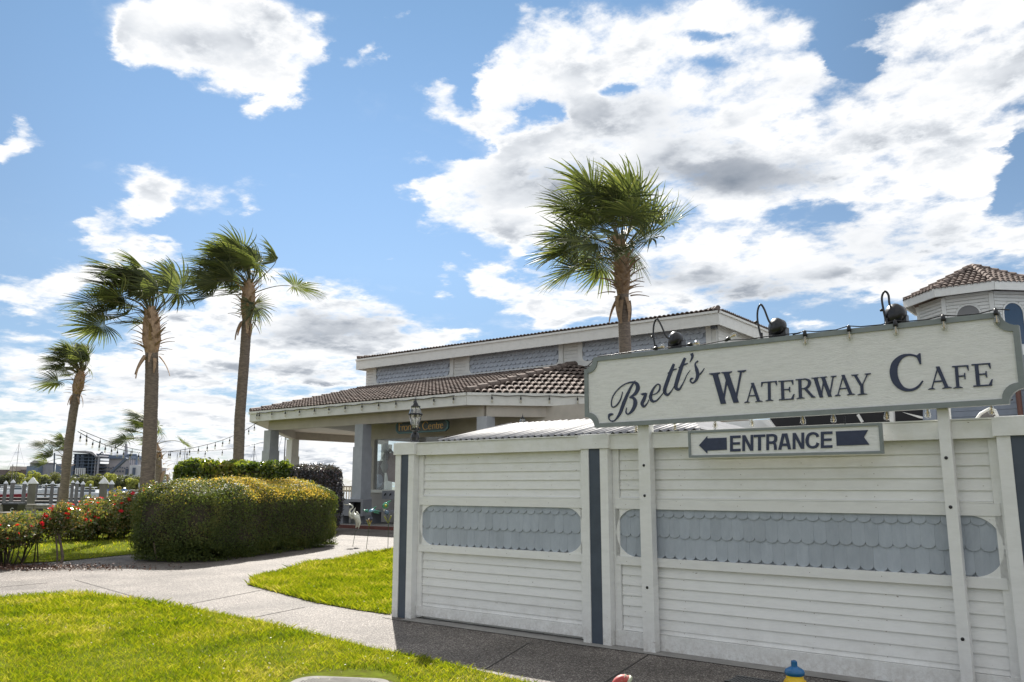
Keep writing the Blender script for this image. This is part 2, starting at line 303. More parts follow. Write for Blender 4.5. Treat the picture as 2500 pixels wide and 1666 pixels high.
def leaf_mat(name, cols, rough=0.45, transl=0.45, spec=0.4, noise=None, tint=(1.7, 1.6, .7)):
    m = bpy.data.materials.new(name); m.use_nodes = True; nt = m.node_tree; N = nt.nodes; L = nt.links
    p = N['Principled BSDF']; p.inputs['Roughness'].default_value = rough; p.inputs['Specular IOR Level'].default_value = spec
    ge = N.new('ShaderNodeNewGeometry'); cr = N.new('ShaderNodeValToRGB'); e = cr.color_ramp
    fac = ge.outputs['Random Per Island']
    if noise:
        n = N.new('ShaderNodeTexNoise'); n.inputs['Scale'].default_value = noise; n.inputs['Detail'].default_value = 3; L.new(ge.outputs['Position'], n.inputs['Vector'])
        a = N.new('ShaderNodeMath'); a.operation = 'MULTIPLY_ADD'; L.new(n.outputs['Fac'], a.inputs[0]); a.inputs[1].default_value = 1.6; a.inputs[2].default_value = -.8
        s = N.new('ShaderNodeMath'); s.operation = 'MULTIPLY_ADD'; L.new(fac, s.inputs[0]); s.inputs[1].default_value = .7; L.new(a.outputs[0], s.inputs[2]); 
        s2 = N.new('ShaderNodeMath'); s2.operation = 'ADD'; s2.use_clamp = True; L.new(s.outputs[0], s2.inputs[0]); s2.inputs[1].default_value = .15; fac = s2.outputs[0]
    L.new(fac, cr.inputs[0])
    for i, c in enumerate(cols):
        el = e.elements[i] if i < 2 else e.elements.new(0.5)
        el.position = i/(len(cols)-1) if i < 2 else i/(len(cols)-1); el.color = (*c, 1)
    # elements must be in order: rebuild positions
    for i, c in enumerate(cols):
        e.elements[i].position = i/(len(cols)-1)
    for i, c in enumerate(cols): e.elements[i].color = (*c, 1)
    L.new(cr.outputs[0], p.inputs['Base Color'])
    t = N.new('ShaderNodeBsdfTranslucent'); g = N.new('ShaderNodeMix'); g.data_type = 'RGBA'; g.blend_type = 'MULTIPLY'; g.inputs[0].default_value = 1
    L.new(cr.outputs[0], g.inputs[6]); g.inputs[7].default_value = (tint[0], tint[1], tint[2], 1); L.new(g.outputs[2], t.inputs[0])
    mx = N.new('ShaderNodeMixShader'); mx.inputs[0].default_value = transl; L.new(p.outputs[0], mx.inputs[1]); L.new(t.outputs[0], mx.inputs[2])
    L.new(mx.outputs[0], N['Material Output'].inputs[0]); return m
def glass_mat(name, tint=(.9, .95, .95), mixf=0.35, rough=0.05):
    m = bpy.data.materials.new(name); m.use_nodes = True; N = m.node_tree.nodes; L = m.node_tree.links
    g = N.new('ShaderNodeBsdfGlossy'); g.inputs['Roughness'].default_value = rough; t = N.new('ShaderNodeBsdfTransparent'); t.inputs[0].default_value = (*tint, 1)
    f = N.new('ShaderNodeLayerWeight'); f.inputs[0].default_value = .5; pw = N.new('ShaderNodeMath'); pw.operation = 'POWER'; L.new(f.outputs['Facing'], pw.inputs[0]); pw.inputs[1].default_value = 5
    a = N.new('ShaderNodeMath'); a.operation = 'MULTIPLY_ADD'; L.new(pw.outputs[0], a.inputs[0]); a.inputs[1].default_value = 1; a.inputs[2].default_value = mixf; a.use_clamp = True
    mx = N.new('ShaderNodeMixShader'); L.new(a.outputs[0], mx.inputs[0]); L.new(t.outputs[0], mx.inputs[1]); L.new(g.outputs[0], mx.inputs[2]); L.new(mx.outputs[0], N['Material Output'].inputs[0]); return m
WHITE = mat('white_paint', (.82, .82, .80), (.73, .73, .71), 5, .5, .12, (1, 1, 3.5), vary=.03, bscale=30, lo=.45, hi=.85, specks=((.25, .2, .16), 14, .725))
WHITE2 = mat('white_trim', (.78, .78, .74), (.68, .68, .64), 4, .5, .1, lo=.45, hi=.8)
def weather(m, tone, z0, z1, amt, scale=5.0, nm='p'):
    """stains of their own shape: splash along the foot or mildew under a rail, fading over z0..z1 (world height)"""
    N = m.node_tree.nodes; L = m.node_tree.links; p = N['Principled BSDF']; src = p.inputs['Base Color'].links[0].from_socket
    ge = N.new('ShaderNodeNewGeometry'); sx = N.new('ShaderNodeSeparateXYZ'); L.new(ge.outputs['Position'], sx.inputs[0])
    mr = N.new('ShaderNodeMapRange'); L.new(sx.outputs[2], mr.inputs[0]); mr.inputs[1].default_value = z0; mr.inputs[2].default_value = z1; mr.inputs[3].default_value = 1; mr.inputs[4].default_value = 0
    n = N.new('ShaderNodeTexNoise'); n.inputs['Scale'].default_value = scale; n.inputs['Detail'].default_value = 8; n.inputs['Roughness'].default_value = .7; L.new(ge.outputs['Position'], n.inputs['Vector'])
    nr = N.new('ShaderNodeMapRange'); L.new(n.outputs['Fac'], nr.inputs[0]); nr.inputs[1].default_value = .42; nr.inputs[2].default_value = .66
    a = N.new('ShaderNodeMath'); a.operation = 'MULTIPLY'; L.new(mr.outputs[0], a.inputs[0]); L.new(nr.outputs[0], a.inputs[1]); b = N.new('ShaderNodeMath'); b.operation = 'MULTIPLY'; L.new(a.outputs[0], b.inputs[0]); b.inputs[1].default_value = amt
    mx = N.new('ShaderNodeMix'); mx.data_type = 'RGBA'; L.new(b.outputs[0], mx.inputs[0]); L.new(src, mx.inputs[6]); mx.inputs[7].default_value = (*tone, 1); L.new(mx.outputs[2], p.inputs['Base Color'])
weather(WHITE, (.30, .26, .21), -.1, .40, .42, 7); weather(WHITE, (.50, .48, .34), 2.2, 1.25, .32, 4); weather(WHITE, (.30, .25, .2), -.05, .22, .5, 38)
SIGNW = mat('white_wood_grain', (.82, .82, .80), (.70, .70, .68), 9, .45, .55, (1.2, 1, 9), bscale=26, lo=.42, hi=.75)
SHING = mat('grey_shingle_paint', (.40, .44, .49), (.35, .39, .44), 7, .55, .15, (3, 3, 1), vary=.08, specks=((.12, .11, .1), 22, .76))
BORDER = mat('grey_border_paint', (.24, .27, .265), (.20, .225, .225), 8, .5, .2)
NAVY = mat('navy_paint', (.022, .032, .07), (.03, .042, .085), 20, .45, .1)
INLAY = mat('slate_blue_paint', (.065, .085, .115), (.05, .065, .09), 5, .5, .1)
BLACK = mat('black_metal', (.012, .012, .014), rough=.32)
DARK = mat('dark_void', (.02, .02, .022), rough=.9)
TILE = mat('clay_tile', (.25, .20, .175), (.145, .12, .108), 2.2, .85, .2, vary=.20, bscale=30, spec=.15)
TILED = mat('clay_tile_weathered', (.19, .145, .125), (.11, .09, .085), 3, .8, .2, vary=.2, bscale=30)
BULB = glass_mat('bulb_glass', (.97, .97, .93), .16); GLASS = glass_mat('window_glass', (.9, .94, .95), .05)
CONC = mat('concrete', (.30, .29, .27), (.22, .21, .2), 4, .85, .3, bscale=60)
BEIGE = mat('beige_soffit_paint', (.58, .53, .46), (.5, .46, .4), 2, .6); GREYW = mat('grey_wall_paint', (.47, .49, .52), (.40, .42, .45), 3, .6, .05)
# ---------------------------------------------------------------- ground, paths, lawns, water
def sheet(name, poly, z, mat_, kind='structure', thick=None):
    b = B()
    if thick: b.prism_z(poly, z-thick, z)
    else: b.add([(x, y, z) for x, y in poly], [tuple(range(len(poly)))])
    o = b.build(name, mat_); return tag(o, kind=kind)
def agg_mat(name='exposed_aggregate'):
    m = bpy.data.materials.new(name); m.use_nodes = True; N = m.node_tree.nodes; L = m.node_tree.links; p = N['Principled BSDF']
    ge = N.new('ShaderNodeNewGeometry')
    v = N.new('ShaderNodeTexVoronoi'); v.inputs['Scale'].default_value = 105; L.new(ge.outputs['Position'], v.inputs['Vector'])
    cr = N.new('ShaderNodeValToRGB'); e = cr.color_ramp; sp = N.new('ShaderNodeSeparateColor'); L.new(v.outputs['Color'], sp.inputs[0]); L.new(sp.outputs[0], cr.inputs[0])
    cols = [(0, (.065, .05, .045)), (.25, (.115, .095, .08)), (.5, (.085, .078, .075)), (.75, (.20, .175, .155)), (1, (.42, .385, .34))]
    e.elements[0].color = (*cols[0][1], 1); e.elements[1].color = (*cols[-1][1], 1)
    for q, c in cols[1:-1]: el = e.elements.new(q); el.color = (*c, 1)
    n = N.new('ShaderNodeTexNoise'); n.inputs['Scale'].default_value = 1.1; n.inputs['Detail'].default_value = 6; L.new(ge.outputs['Position'], n.inputs['Vector'])
    r = N.new('ShaderNodeMapRange'); r.inputs[1].default_value = .3; r.inputs[2].default_value = .7; r.inputs[3].default_value = .62; r.inputs[4].default_value = 1.18; L.new(n.outputs['Fac'], r.inputs[0])
    s = N.new('ShaderNodeVectorMath'); s.operation = 'SCALE'; L.new(cr.outputs[0], s.inputs[0]); L.new(r.outputs[0], s.inputs['Scale']); L.new(s.outputs[0], p.inputs['Base Color'])
    b = N.new('ShaderNodeBump'); b.inputs['Strength'].default_value = .6; b.inputs['Distance'].default_value = .006; b.invert = True; L.new(v.outputs['Distance'], b.inputs['Height']); L.new(b.outputs[0], p.inputs['Normal'])
    p.inputs['Roughness'].default_value = .7; p.inputs['Specular IOR Level'].default_value = .25; return m
AGG = agg_mat(); SOIL = mat('soil', (.07, .05, .035), (.04, .03, .02), 12, .95, .6)
TURF = mat('turf', (.12, .15, .02), (.08, .085, .02), 9, 1.0, .3, bscale=90, spec=0.0)
JOINT = mat('dark_joint', (.05, .045, .04), rough=.9)
def wp(f, r): p = FH*f + RT*r; return (p[0], p[1])     # plan position: metres forward of and right of the camera
sheet('ground', [wp(-60, -90), wp(-60, 90), wp(54, 90), wp(54, -90)], -.03, SOIL, thick=1.4)
WAT = mat('water', (.04, .06, .065), (.06, .08, .08), .6, .16, .6, (1, 1, 1), bscale=1.2)
sheet('water', [wp(-200, -3500), wp(-200, 3500), wp(5200, 3500), wp(5200, -3500)], -1.25, WAT)
g = lambda x, y: tuple(on_z(x*K, y*K)[:2])
FRONT_EDGE = [g(-160, 1395), g(0, 1374), g(100, 1368), g(200, 1365), g(300, 1377), g(450, 1402), g(600, 1430), g(850, 1490), g(1000, 1520), g(1200, 1568), (-2.2, 5.5), (3, 5.2)]
PATH = [(-45, 2), (6, 2), (6, 7.9), (-7, 7.9), (-9, 30), (-22, 30), (-30, 24), (-45, 21)]
sheet('path', PATH, 0.0, AGG, thick=.05)
FRONT = FRONT_EDGE + [(3, -1), (-20, -1), (-20, 4.0)]
MID = [g(570, 1345), g(600, 1325), g(700, 1300), g(800, 1282), g(900, 1265), (-15.9, 16.5), (-9, 16.5), (-7.8, 7.62), g(900, 1414), g(820, 1403), g(720, 1385)]
BACK = [g(-150, 1315), g(40, 1297), g(150, 1290), g(250, 1280), g(330, 1272), (-19.6, 12), (-22, 19), (-34, 24), (-44, 30), (-60, 20), (-40, 9)]
FAR = [(-22.2, 19.2), (-34, 24), (-44, 30), (-50, 18), (-40, 10), (-27, 13)]
sheet('front_lawn_ground', FRONT, .012, TURF); sheet('middle_lawn_ground', MID, .012, TURF); sheet('back_lawn_ground', BACK, .012, TURF)
# joints cut across the walk
jb = B()
for a, b_ in ((g(330, 1378), g(172, 1333)), (g(420, 1392), g(762, 1325)), (g(1100, 1548), g(1215, 1478)), (g(560, 1424), g(700, 1396)), (g(0, 1350), g(110, 1340)), (g(945, 1432), g(880, 1420)), (g(1340, 1600), g(1490, 1505))):
    jb.beam((*a, .0015), (*b_, .0015), .016, .004)
tag(jb.build('path_joints', JOINT), kind='structure')
KERB = sheet('kerb_strip', [(-7.35, 7.36), (2, 7.36), (2, 7.75), (-7.35, 7.75)], .006, CONC)
def inside(poly, x, y):
    c = np.zeros(len(x), bool); n = len(poly)
    for i in range(n):
        x0, y0 = poly[i]; x1, y1 = poly[(i+1) % n]
        with np.errstate(divide='ignore', invalid='ignore'):
            c ^= ((y0 > y) != (y1 > y)) & (x < (x1-x0)*(y-y0)/(y1-y0+1e-12)+x0)
    return c
def grass(name, poly, n, label, hmin=.025, hmax=.06, w=.0045):
    P = np.array(poly); x = rng.uniform(P[:, 0].min(), P[:, 0].max(), n*6); y = rng.uniform(P[:, 1].min(), P[:, 1].max(), n*6)
    d = x*FH[0]+y*FH[1]; r = x*RT[0]+y*RT[1]
    vis = (d > 4) & (np.abs(r) < d*.66+.6) & (d < 42)
    keep = vis & inside(poly, x, y) & (rng.random(len(x)) < np.clip((7.0/np.maximum(d, .1))**1.6, 0, 1))
    d2 = (x+5.4)**2 + (y-4.75)**2; keep &= d2 > .5**2
    x, y, d = x[keep][:n], y[keep][:n], d[keep][:n]; m = len(x); x = x+rng.normal(0, .022, m); y = y+rng.normal(0, .022, m)
    th = rng.uniform(0, 2*np.pi, m); h = rng.uniform(hmin, hmax, m)*(1+.18*np.sin(x*2.1+y*1.3)*np.sin(y*2.7))*np.clip(d/8, 1, 1.6); ww = w*np.clip(d/6, 1, 4)*rng.uniform(.7, 1.3, m)
    lx, ly = rng.normal(0, .55, m)*h, rng.normal(0, .55, m)*h
    cx, cy = np.cos(th)*ww/2, np.sin(th)*ww/2; z0 = np.full(m, .008)
    v = np.stack([np.stack([x-cx, y-cy, z0], 1), np.stack([x+cx, y+cy, z0], 1), np.stack([x+cx*.7+lx*.4, y+cy*.7+ly*.4, h*.6], 1), np.stack([x+lx, y+ly, h], 1)], 1).reshape(-1, 3)
    i = np.arange(m)*4; f = np.stack([i, i+1, i+2, i+3], 1)
    o = mesh_np(name, v, f, GRASS); return tag(o, label, 'grass', kind='stuff')
GRASS = leaf_mat('grass_blades', [(.05, .09, .008), (.13, .18, .012), (.21, .24, .015), (.27, .27, .025), (.42, .36, .18)], .65, .45, .12, noise=1.4, tint=(1.7, 1.7, .5))
grass('grass', FRONT, 150000, 'sunlit bright green lawn grass in the foreground, left of the walk')
grass('grass', MID, 90000, 'bright green grass wedge between the walk and the white fence', .03, .07)
grass('grass', BACK, 70000, 'strip of lawn behind the walk at left, crossed by a shadow', .03, .07)
# ---------------------------------------------------------------- fence along the walk
YF, YP = 7.489, 7.60          # post faces and plank faces
fence = thing('fence', (-4.3, 7.55, 0), 'long white clapboard fence with grey scalloped shingle bands, running behind the cafe sign', 'fence')
def X(px, py, Y): return float(on_y(px, py, Y)[0])
ZT, ZB = 2.12, 1.985
posts = [(-7.625, -7.30, 0.0), (-4.815, -4.485, -.10), (-.925, -.58, -.06)]
for xa, xb, zb in posts:
    po = bx('post', INLAY, fence, xa+.07, xb-.07, YF+.012, YF+.26, zb, ZB)
    bx('trim_board', WHITE, po, xa, xa+.095, YF, YF+.30, zb, ZB-.002); bx('trim_board', WHITE, po, xb-.095, xb, YF, YF+.30, zb, ZB-.002)
    c = B().box(xa-.02, xb+.02, YF-.02, YF+.32, ZB, ZT+.012); c.box(xa-.0, xb+.0, YF, YF+.30, ZT+.012, ZT+.02); c.build('post_cap', WHITE, po)
def scallop(w, h):
    pts = [(-w/2, h)]; n = 8
    for i in range(n+1):
        t = math.pi*i/n; pts.append((-w/2*math.cos(t), w*.34*(1-math.sin(t))))
    pts.append((w/2, h)); return pts
SH_ME = {}
def shingle_mesh(w, h, m_):
    k = (round(w, 4), h, m_.name)
    if k not in SH_ME:
        b = B(); p = scallop(w*.994, h); n = len(p)
        tl = lambda z: -.013*(1-z/h)
        b.add([(x, tl(z)-.002, z) for x, z in p]+[(x, .005+tl(z), z) for x, z in p], [tuple(range(n)), tuple(range(2*n-1, n-1, -1))]+[(i, i+n, (i+1) % n+n, (i+1) % n) for i in range(n)])
        me = bpy.data.meshes.new('shingle'); me.from_pydata(b.v, [], b.f); me.materials.append(m_); me.update(); SH_ME[k] = me
    return SH_ME[k]
def panel(x0, x1, zb):
    """planks, rails and a stadium-shaped band of scalloped shingles between two posts"""
    bx('backing_board', WHITE2, fence, x0-.2, x1+.2, YP+.05, YP+.09, -.12, 2.0)
    bx('top_rail', WHITE, fence, x0-.02, x1+.02, YF+.03, YF+.15, ZB-.01, ZT)
    bx('rail_cap', WHITE2, fence, x0-.02, x1+.02, YF+.015, YF+.2, ZT+.002, ZT+.014)
    st = .075
    bx('stile', WHITE, fence, x0+.002, x0+st, YP-.018, YP+.03, .02, ZB-.012); bx('stile', WHITE, fence, x1-st, x1-.002, YP-.018, YP+.03, .02, ZB-.012)
    a, b = x0+st+.003, x1-st-.003
    def planks(z0, z1):
        z = z1
        while z > z0+.02:
            zz = max(z-.1, z0); h = z-zz; dx = random.uniform(-.0015, .0015)
            pb = B(); pb.add([(a, YP+.018, z+.014), (b, YP+.018, z+.014), (b, YP+.002+dx, zz), (a, YP+.002+dx, zz), (a, YP+.040, z+.012), (b, YP+.040, z+.012), (b, YP+.024, zz), (a, YP+.024, zz)],
                             [(3, 2, 1, 0), (4, 5, 6, 7), (0, 1, 5, 4), (7, 6, 2, 3), (0, 4, 7, 3), (1, 2, 6, 5)])
            pb.build('plank', WHITE, fence); z = zz
    planks(1.475, 1.96); planks(.155, .80)
    bx('rail', WHITE, fence, a-.045, b+.045, YP-.028, YP+.02, 1.362, 1.46); bx('drip_ledge', WHITE2, fence, a-.0, b+.0, YP-.02, YP+.03, 1.462, 1.474)
    bx('rail', WHITE, fence, a-.045, b+.045, YP-.028, YP+.02, .80, .885)
    bx('bottom_board', WHITE, fence, x0+.004, x1-.004, YP-.032, YP+.03, zb, .152)
    bx('band_backing', SHING, fence, a-.06, b+.06, YP+.020, YP+.045, .86, 1.40)
    n = round((b-a)/.108); w = (b-a+.09)/n
    for r, zlow in enumerate((1.285, 1.085, .885)):
        for i in range(-1, n+1):
            xc = a-.045+w*(i+.5+(.5 if r % 2 else 0))
            if xc < a-.05 or xc > b+.05: continue
            s = copy_part(shingle_mesh(w, .165 if r == 0 else .255, SHING), 'shingle', fence, Matrix.Translation((xc, YP+.006+random.uniform(-.001, .001), zlow+random.uniform(-.006, .006))))
    # corner fillets turn the band into a long rounded slot
    R = .225; zc0, zc1 = .885+R, 1.362-R
    for sx, xc in ((-1, a-.04+R), (1, b+.04-R)):
        for sz, zc in ((-1, zc0), (1, zc1)):
            arc = [(xc+sx*R*math.sin(t), zc+sz*R*math.cos(t)) for t in np.linspace(0, math.pi/2, 13)]
            poly = [(xc+sx*(R+.012), zc+sz*(R+.01)), (xc, zc+sz*(R+.01))]+arc+[(xc+sx*(R+.012), zc)]
            if sx*sz > 0: poly = poly[::-1]
            B().prism(poly, YP-.018, YP+.012).build('corner_fillet', WHITE, fence)
        # short side piece between fillets
nb = B()
for xa_, xb_ in ((-7.2, -4.9), (-4.4, -1.0)):
    for xs_ in np.arange(xa_+.08, xb_, .61):
        for zz in list(np.arange(.19, .78, .1))+list(np.arange(1.50, 1.95, .1))+[.84, 1.41]:
            q = xs_+random.uniform(-.02, .02); z_ = zz+random.uniform(-.006, .006); yy = YP-.029 if zz in (.84, 1.41) else YP+.0005
            nb.add([(q+.0035*math.cos(t), yy, z_+.0035*math.sin(t)) for t in np.linspace(0, 2*math.pi, 7)[:-1]], [tuple(range(6))])
nb.build('nail_heads', mat('rusty_nail', (.20, .15, .11), rough=.8), fence)['kind'] = 'stuff'
panel(-7.30, -4.815, .04); panel(-4.485, -.925, .0)
# beyond the right post and around the back of the enclosure
for z in np.arange(.1, 2.0, .1): bx('plank', WHITE, fence, -.575, 1.6, YP+.01, YP+.03, z, z+.096)
bx('top_rail', WHITE, fence, -.57, 1.6, YF+.03, YF+.15, ZB-.01, ZT)
for z in np.arange(.1, 2.0, .1): bx('plank', WHITE, fence, -7.62, -7.60, YF+.31, 13.0, z, z+.096)
bx('top_rail', WHITE, fence, -7.64, -7.56, YF+.31, 13.0, ZB, ZT)
# ---------------------------------------------------------------- sign lettering tools
def z6(x, y): return (1420+.238*x, 820+.238*y)
def z7(x, y): return (1950+.23375*x, 820+.23375*y)
def z5(x, y): return (1400+.4675*x, 700+.4675*y)
def z8(x, y): return (2100+.319*x, 600+.319*y)
def pl(p, Y): q = on_y(p[0], p[1], Y); return (float(q[0]), float(q[2]))
def ribbon(b, pts, wid, y0, y1, sub=6):
    """stroke of changing width along a smooth curve"""
    P = np.array(pts, float); W = np.array(wid, float); n = len(P); C = []; CW = []
    for i in range(n-1):
        p0, p1, p2, p3 = P[max(i-1, 0)], P[i], P[i+1], P[min(i+2, n-1)]
        for k in range(sub):
            t = k/sub; C.append(.5*((2*p1)+(p2-p0)*t+(2*p0-5*p1+4*p2-p3)*t*t+(3*p1-p0-3*p2+p3)*t**3)); CW.append(W[i]*(1-t)+W[i+1]*t)
    C.append(P[-1]); CW.append(W[-1]); C = np.array(C); CW = np.array(CW)
    T = np.gradient(C, axis=0); T /= (np.linalg.norm(T, axis=1)[:, None]+1e-9); Nn = np.stack([-T[:, 1], T[:, 0]], 1)
    A = C+Nn*CW[:, None]/2; D = C-Nn*CW[:, None]/2; m = len(C)
    vs = [(x, y0, z) for x, z in A]+[(x, y0, z) for x, z in D]+[(x, y1, z) for x, z in A]+[(x, y1, z) for x, z in D]
    fs = []
    for i in range(m-1):
        fs += [(i, i+1, m+i+1, m+i), (2*m+i, 2*m+i+1, i+1, i), (m+i, m+i+1, 3*m+i+1, 3*m+i)]
    fs += [(0, m, 3*m, 2*m), (m-1, 3*m-1, 4*m-1, 2*m-1)]
    b.add(vs, fs)
class Glyph:
    def __init__(s, O, xv, yv, conv, Y):
        s.P = lambda u, v: pl(conv(O[0]+xv[0]*u+yv[0]*v, O[1]+xv[1]*u+yv[1]*v), Y); s.b = B(); s.k = 0; s.Y = Y
        s.sx = abs(s.P(1, 0)[0]-s.P(0, 0)[0]); s.sz = abs(s.P(0, 1)[1]-s.P(0, 0)[1])
    def lay(s): s.k += 1; return s.Y-.006-.0004*s.k
    def poly(s, pts): y = s.lay(); s.b.prism([s.P(*p) for p in pts], y, s.Y+.002)
    def bar(s, x0, y0, x1, y1, w):    # slanted stroke, w = horizontal width
        s.poly([(x0-w/2, y0), (x0+w/2, y0), (x1+w/2, y1), (x1-w/2, y1)])
    def rect(s, x0, x1, y0, y1): s.poly([(x0, y0), (x1, y0), (x1, y1), (x0, y1)])
    def serif(s, x0, x1, y, up, h=.035):  # slab with a small bracket
        d = h if up else -h; m = (x0+x1)/2; q = (x1-x0)*.22
        s.poly([(x0, y), (x1, y), (x1, y+d*.7), (m+q, y+d*1.9), (m-q, y+d*1.9), (x0, y+d*.7)])
    def curve(s, pts, wid): y = s.lay(); ribbon(s.b, [s.P(*p) for p in pts], [w*s.sz for w in wid], y, s.Y+.002)
def serif_glyph(ch, g):
    if ch == 'W':
        g.bar(.15, 1, .355, 0, .145); g.bar(.50, .93, .34, 0, .05); g.bar(.45, 1, .70, 0, .145); g.bar(.87, 1, .675, 0, .05)
        g.serif(.0, .30, 1, False); g.serif(.33, .62, 1, False); g.serif(.77, 1, 1, False)
    elif ch == 'A':
        g.bar(.14, 0, .47, .97, .055); g.bar(.80, 0, .46, 1, .16); g.rect(.27, .65, .31, .37); g.serif(.0, .29, 0, True); g.serif(.60, 1, 0, True)
    elif ch == 'T':
        g.rect(.42, .60, 0, 1); g.rect(.0, 1, .935, 1.0); g.serif(.26, .76, 0, True)
        g.poly([(0, 1), (.06, 1), (.10, .93), (.03, .76), (-.01, .76)]); g.poly([(1, 1), (.94, 1), (.90, .93), (.98, .76), (1.02, .76)])
    elif ch in 'EF':
        g.rect(.17, .36, 0, 1); g.rect(.02, .93, .94, 1.0); g.poly([(.97, 1), (.88, 1), (.84, .94), (.93, .75), (.97, .75)])
        g.rect(.36, .72, .50, .56); g.poly([(.70, .66), (.75, .66), (.75, .38), (.70, .38), (.66, .53)])
        if ch == 'E': g.rect(.02, .96, 0, .06); g.poly([(.93, 0), (.80, .0), (.80, .06), (.96, .28), (1.02, .28)])
        else: g.serif(.0, .55, 0, True)
    elif ch == 'R':
        g.rect(.13, .30, 0, 1); g.rect(.0, .40, .94, 1); g.serif(.0, .44, 0, True)
        g.curve([(.30, .965), (.52, .96), (.70, .86), (.72, .72), (.62, .56), (.44, .50), (.30, .50)], [.05, .07, .14, .15, .12, .06, .05])
        g.bar(.88, .02, .48, .5, .17); g.poly([(.80, 0), (1.0, 0), (1.0, .05), (.88, .09)])
    elif ch == 'Y':
        g.bar(.18, 1, .47, .45, .15); g.bar(.84, 1, .53, .46, .06); g.rect(.42, .58, 0, .50); g.serif(.25, .75, 0, True); g.serif(.0, .36, 1, False); g.serif(.68, 1, 1, False)
    elif ch == 'C':
        g.curve([(.93, .74), (.88, .86), (.76, .945), (.55, .98), (.33, .93), (.14, .76), (.08, .52), (.15, .27), (.34, .08), (.58, .025), (.80, .09), (.97, .25)],
                [.02, .06, .05, .055, .11, .18, .195, .18, .11, .07, .06, .03])
        g.poly([(.90, 1.0), (.94, 1.0), (.945, .70), (.90, .70), (.84, .84), (.80, .93)])
def sans_glyph(ch, g):
    t = .25
    if ch == 'E': g.rect(0, .26, 0, 1); g.rect(.26, 1, .84, 1); g.rect(.26, .93, .43, .58); g.rect(.26, 1, 0, .16)
    elif ch == 'N': g.rect(0, .24, 0, 1); g.rect(.76, 1, 0, 1); g.poly([(.0, 1), (.27, 1), (1, 0), (.73, 0)])
    elif ch == 'T': g.rect(.37, .63, 0, .84); g.rect(0, 1, .84, 1)
    elif ch == 'R':
        g.rect(0, .24, 0, 1); g.curve([(.24, .92), (.6, .92), (.83, .84), (.86, .70), (.80, .55), (.6, .47), (.24, .47)], [.16, .16, .18, .2, .18, .16, .16])
        g.curve([(.62, .46), (.78, .36), (.82, .18), (.84, 0)], [.14, .17, .17, .17])
    elif ch == 'A': g.bar(.12, 0, .42, 1, .24); g.bar(.88, 0, .58, 1, .24); g.rect(.26, .74, .22, .37)
    elif ch == 'C': g.curve([(.90, .70), (.80, .86), (.52, .93), (.22, .82), (.11, .5), (.22, .18), (.52, .07), (.80, .14), (.91, .33)], [.18, .17, .15, .17, .2, .17, .15, .17, .18])
# ---------------------------------------------------------------- cafe sign
YS = 7.38
sign = thing('cafe_sign', (-2.8, 7.43, 0), "long white signboard lettered Brett's Waterway Cafe with notched corners on two posts", 'sign')
xl, xr = X(1427, 950, YS), X(2499, 900, YS); zt_l, zb_l = pl((1451, 873), YS)[1], pl((1451, 1045), YS)[1]; zt_r, zb_r = pl((2458, 760), YS)[1], pl((2486, 986), YS)[1]
def sign_outline(ins, R=.12):
    x0, x1 = xl+ins, xr-ins; n = 7; r = R
    za0, za1 = zb_l+ins, zt_l-ins; zb0, zb1 = zb_r+ins, zt_r-ins; pts = []
    def zint(x, a, b): return a+(b-a)*(x-x0)/(x1-x0)
    rr = r+.0*ins
    for cx, cz, t0, t1 in ((x0, za0, 90, 0), (x1, zb0, 180, 90), (x1, zb1, 270, 180), (x0, za1, 360, 270)):
        for t in np.linspace(t0, t1, n): pts.append((cx+rr*math.cos(rad(t)), cz+rr*math.sin(rad(t))))
    return pts
out, inn = sign_outline(0), sign_outline(.044)
B().prism(sign_outline(.01)[::-1], YS+.012, YS+.055).build('board', SIGNW, sign)
B().prism(out[::-1], YS+.056, YS+.066).build('backing', BORDER, sign)
B().ring(out, inn, YS-.004, YS+.058).build('border', BORDER, sign)
for i, (a, b) in enumerate(((1572, 1600.5), (2300, 2329))):
    xa, xb = X(a, 1617 if i == 0 else 1150, YF-.04), X(b, 1617 if i == 0 else 1150, YF-.04)
    p = bx('post', WHITE, sign, xa, xb, YF-.04, YF+.06, -.09 if i == 0 else -.05, 2.9)
    for zz in ((1.80, 1.50, .61) if i == 0 else (1.82, 1.43, .42)):
        q = B().lathe([(.014, 0), (.014, .004), (.006, .006)], ((xa+xb)/2-.005, YF-.04, zz), 10, (0, -1, 0)); q.build('bolt', BLACK, p)
YL = YS+.011
for ch, O, xv, yv, cv in (('W', (1322, 712), (378, -35), (-12, -325), z6), ('A', (1670, 690), (187, -14), (-4, -200), z6), ('T', (1847, 676), (158, -13), (-3, -200), z6), ('E', (2024, 664), (160, -10), (-8, -200), z6),
                          ('R', (-22, 662), (196, -17), (-9, -207), z7), ('W', (146, 654), (262, -23), (-12, -214), z7), ('A', (377, 633), (213, -18), (-12, -215), z7), ('Y', (563, 627), (206, -18), (-14, -218), z7),
                          ('C', (975, 592), (338, -25), (-20, -385), z7), ('A', (1354, 565), (246, -19), (-16, -234), z7), ('F', (1616, 552), (180, -12), (-18, -234), z7), ('E', (1822, 536), (208, -14), (-22, -238), z7)):
    gl = Glyph(O, xv, yv, cv, YL); serif_glyph(ch, gl); gl.b.build('letter', NAVY, sign)
sc = .238*7.75/2000*1.0
def script(strokes):
    b = B()
    for k, (pts, wid) in enumerate(strokes):
        ribbon(b, [pl(z6(*p), YL) for p in pts], [w*.238*pl_scale for w in wid], YL-.006-.0005*k, YL+.002)
    b.build('letter', NAVY, sign)
pl_scale = abs(pl((1600, 900), YL)[1]-pl((1600, 901), YL)[1])
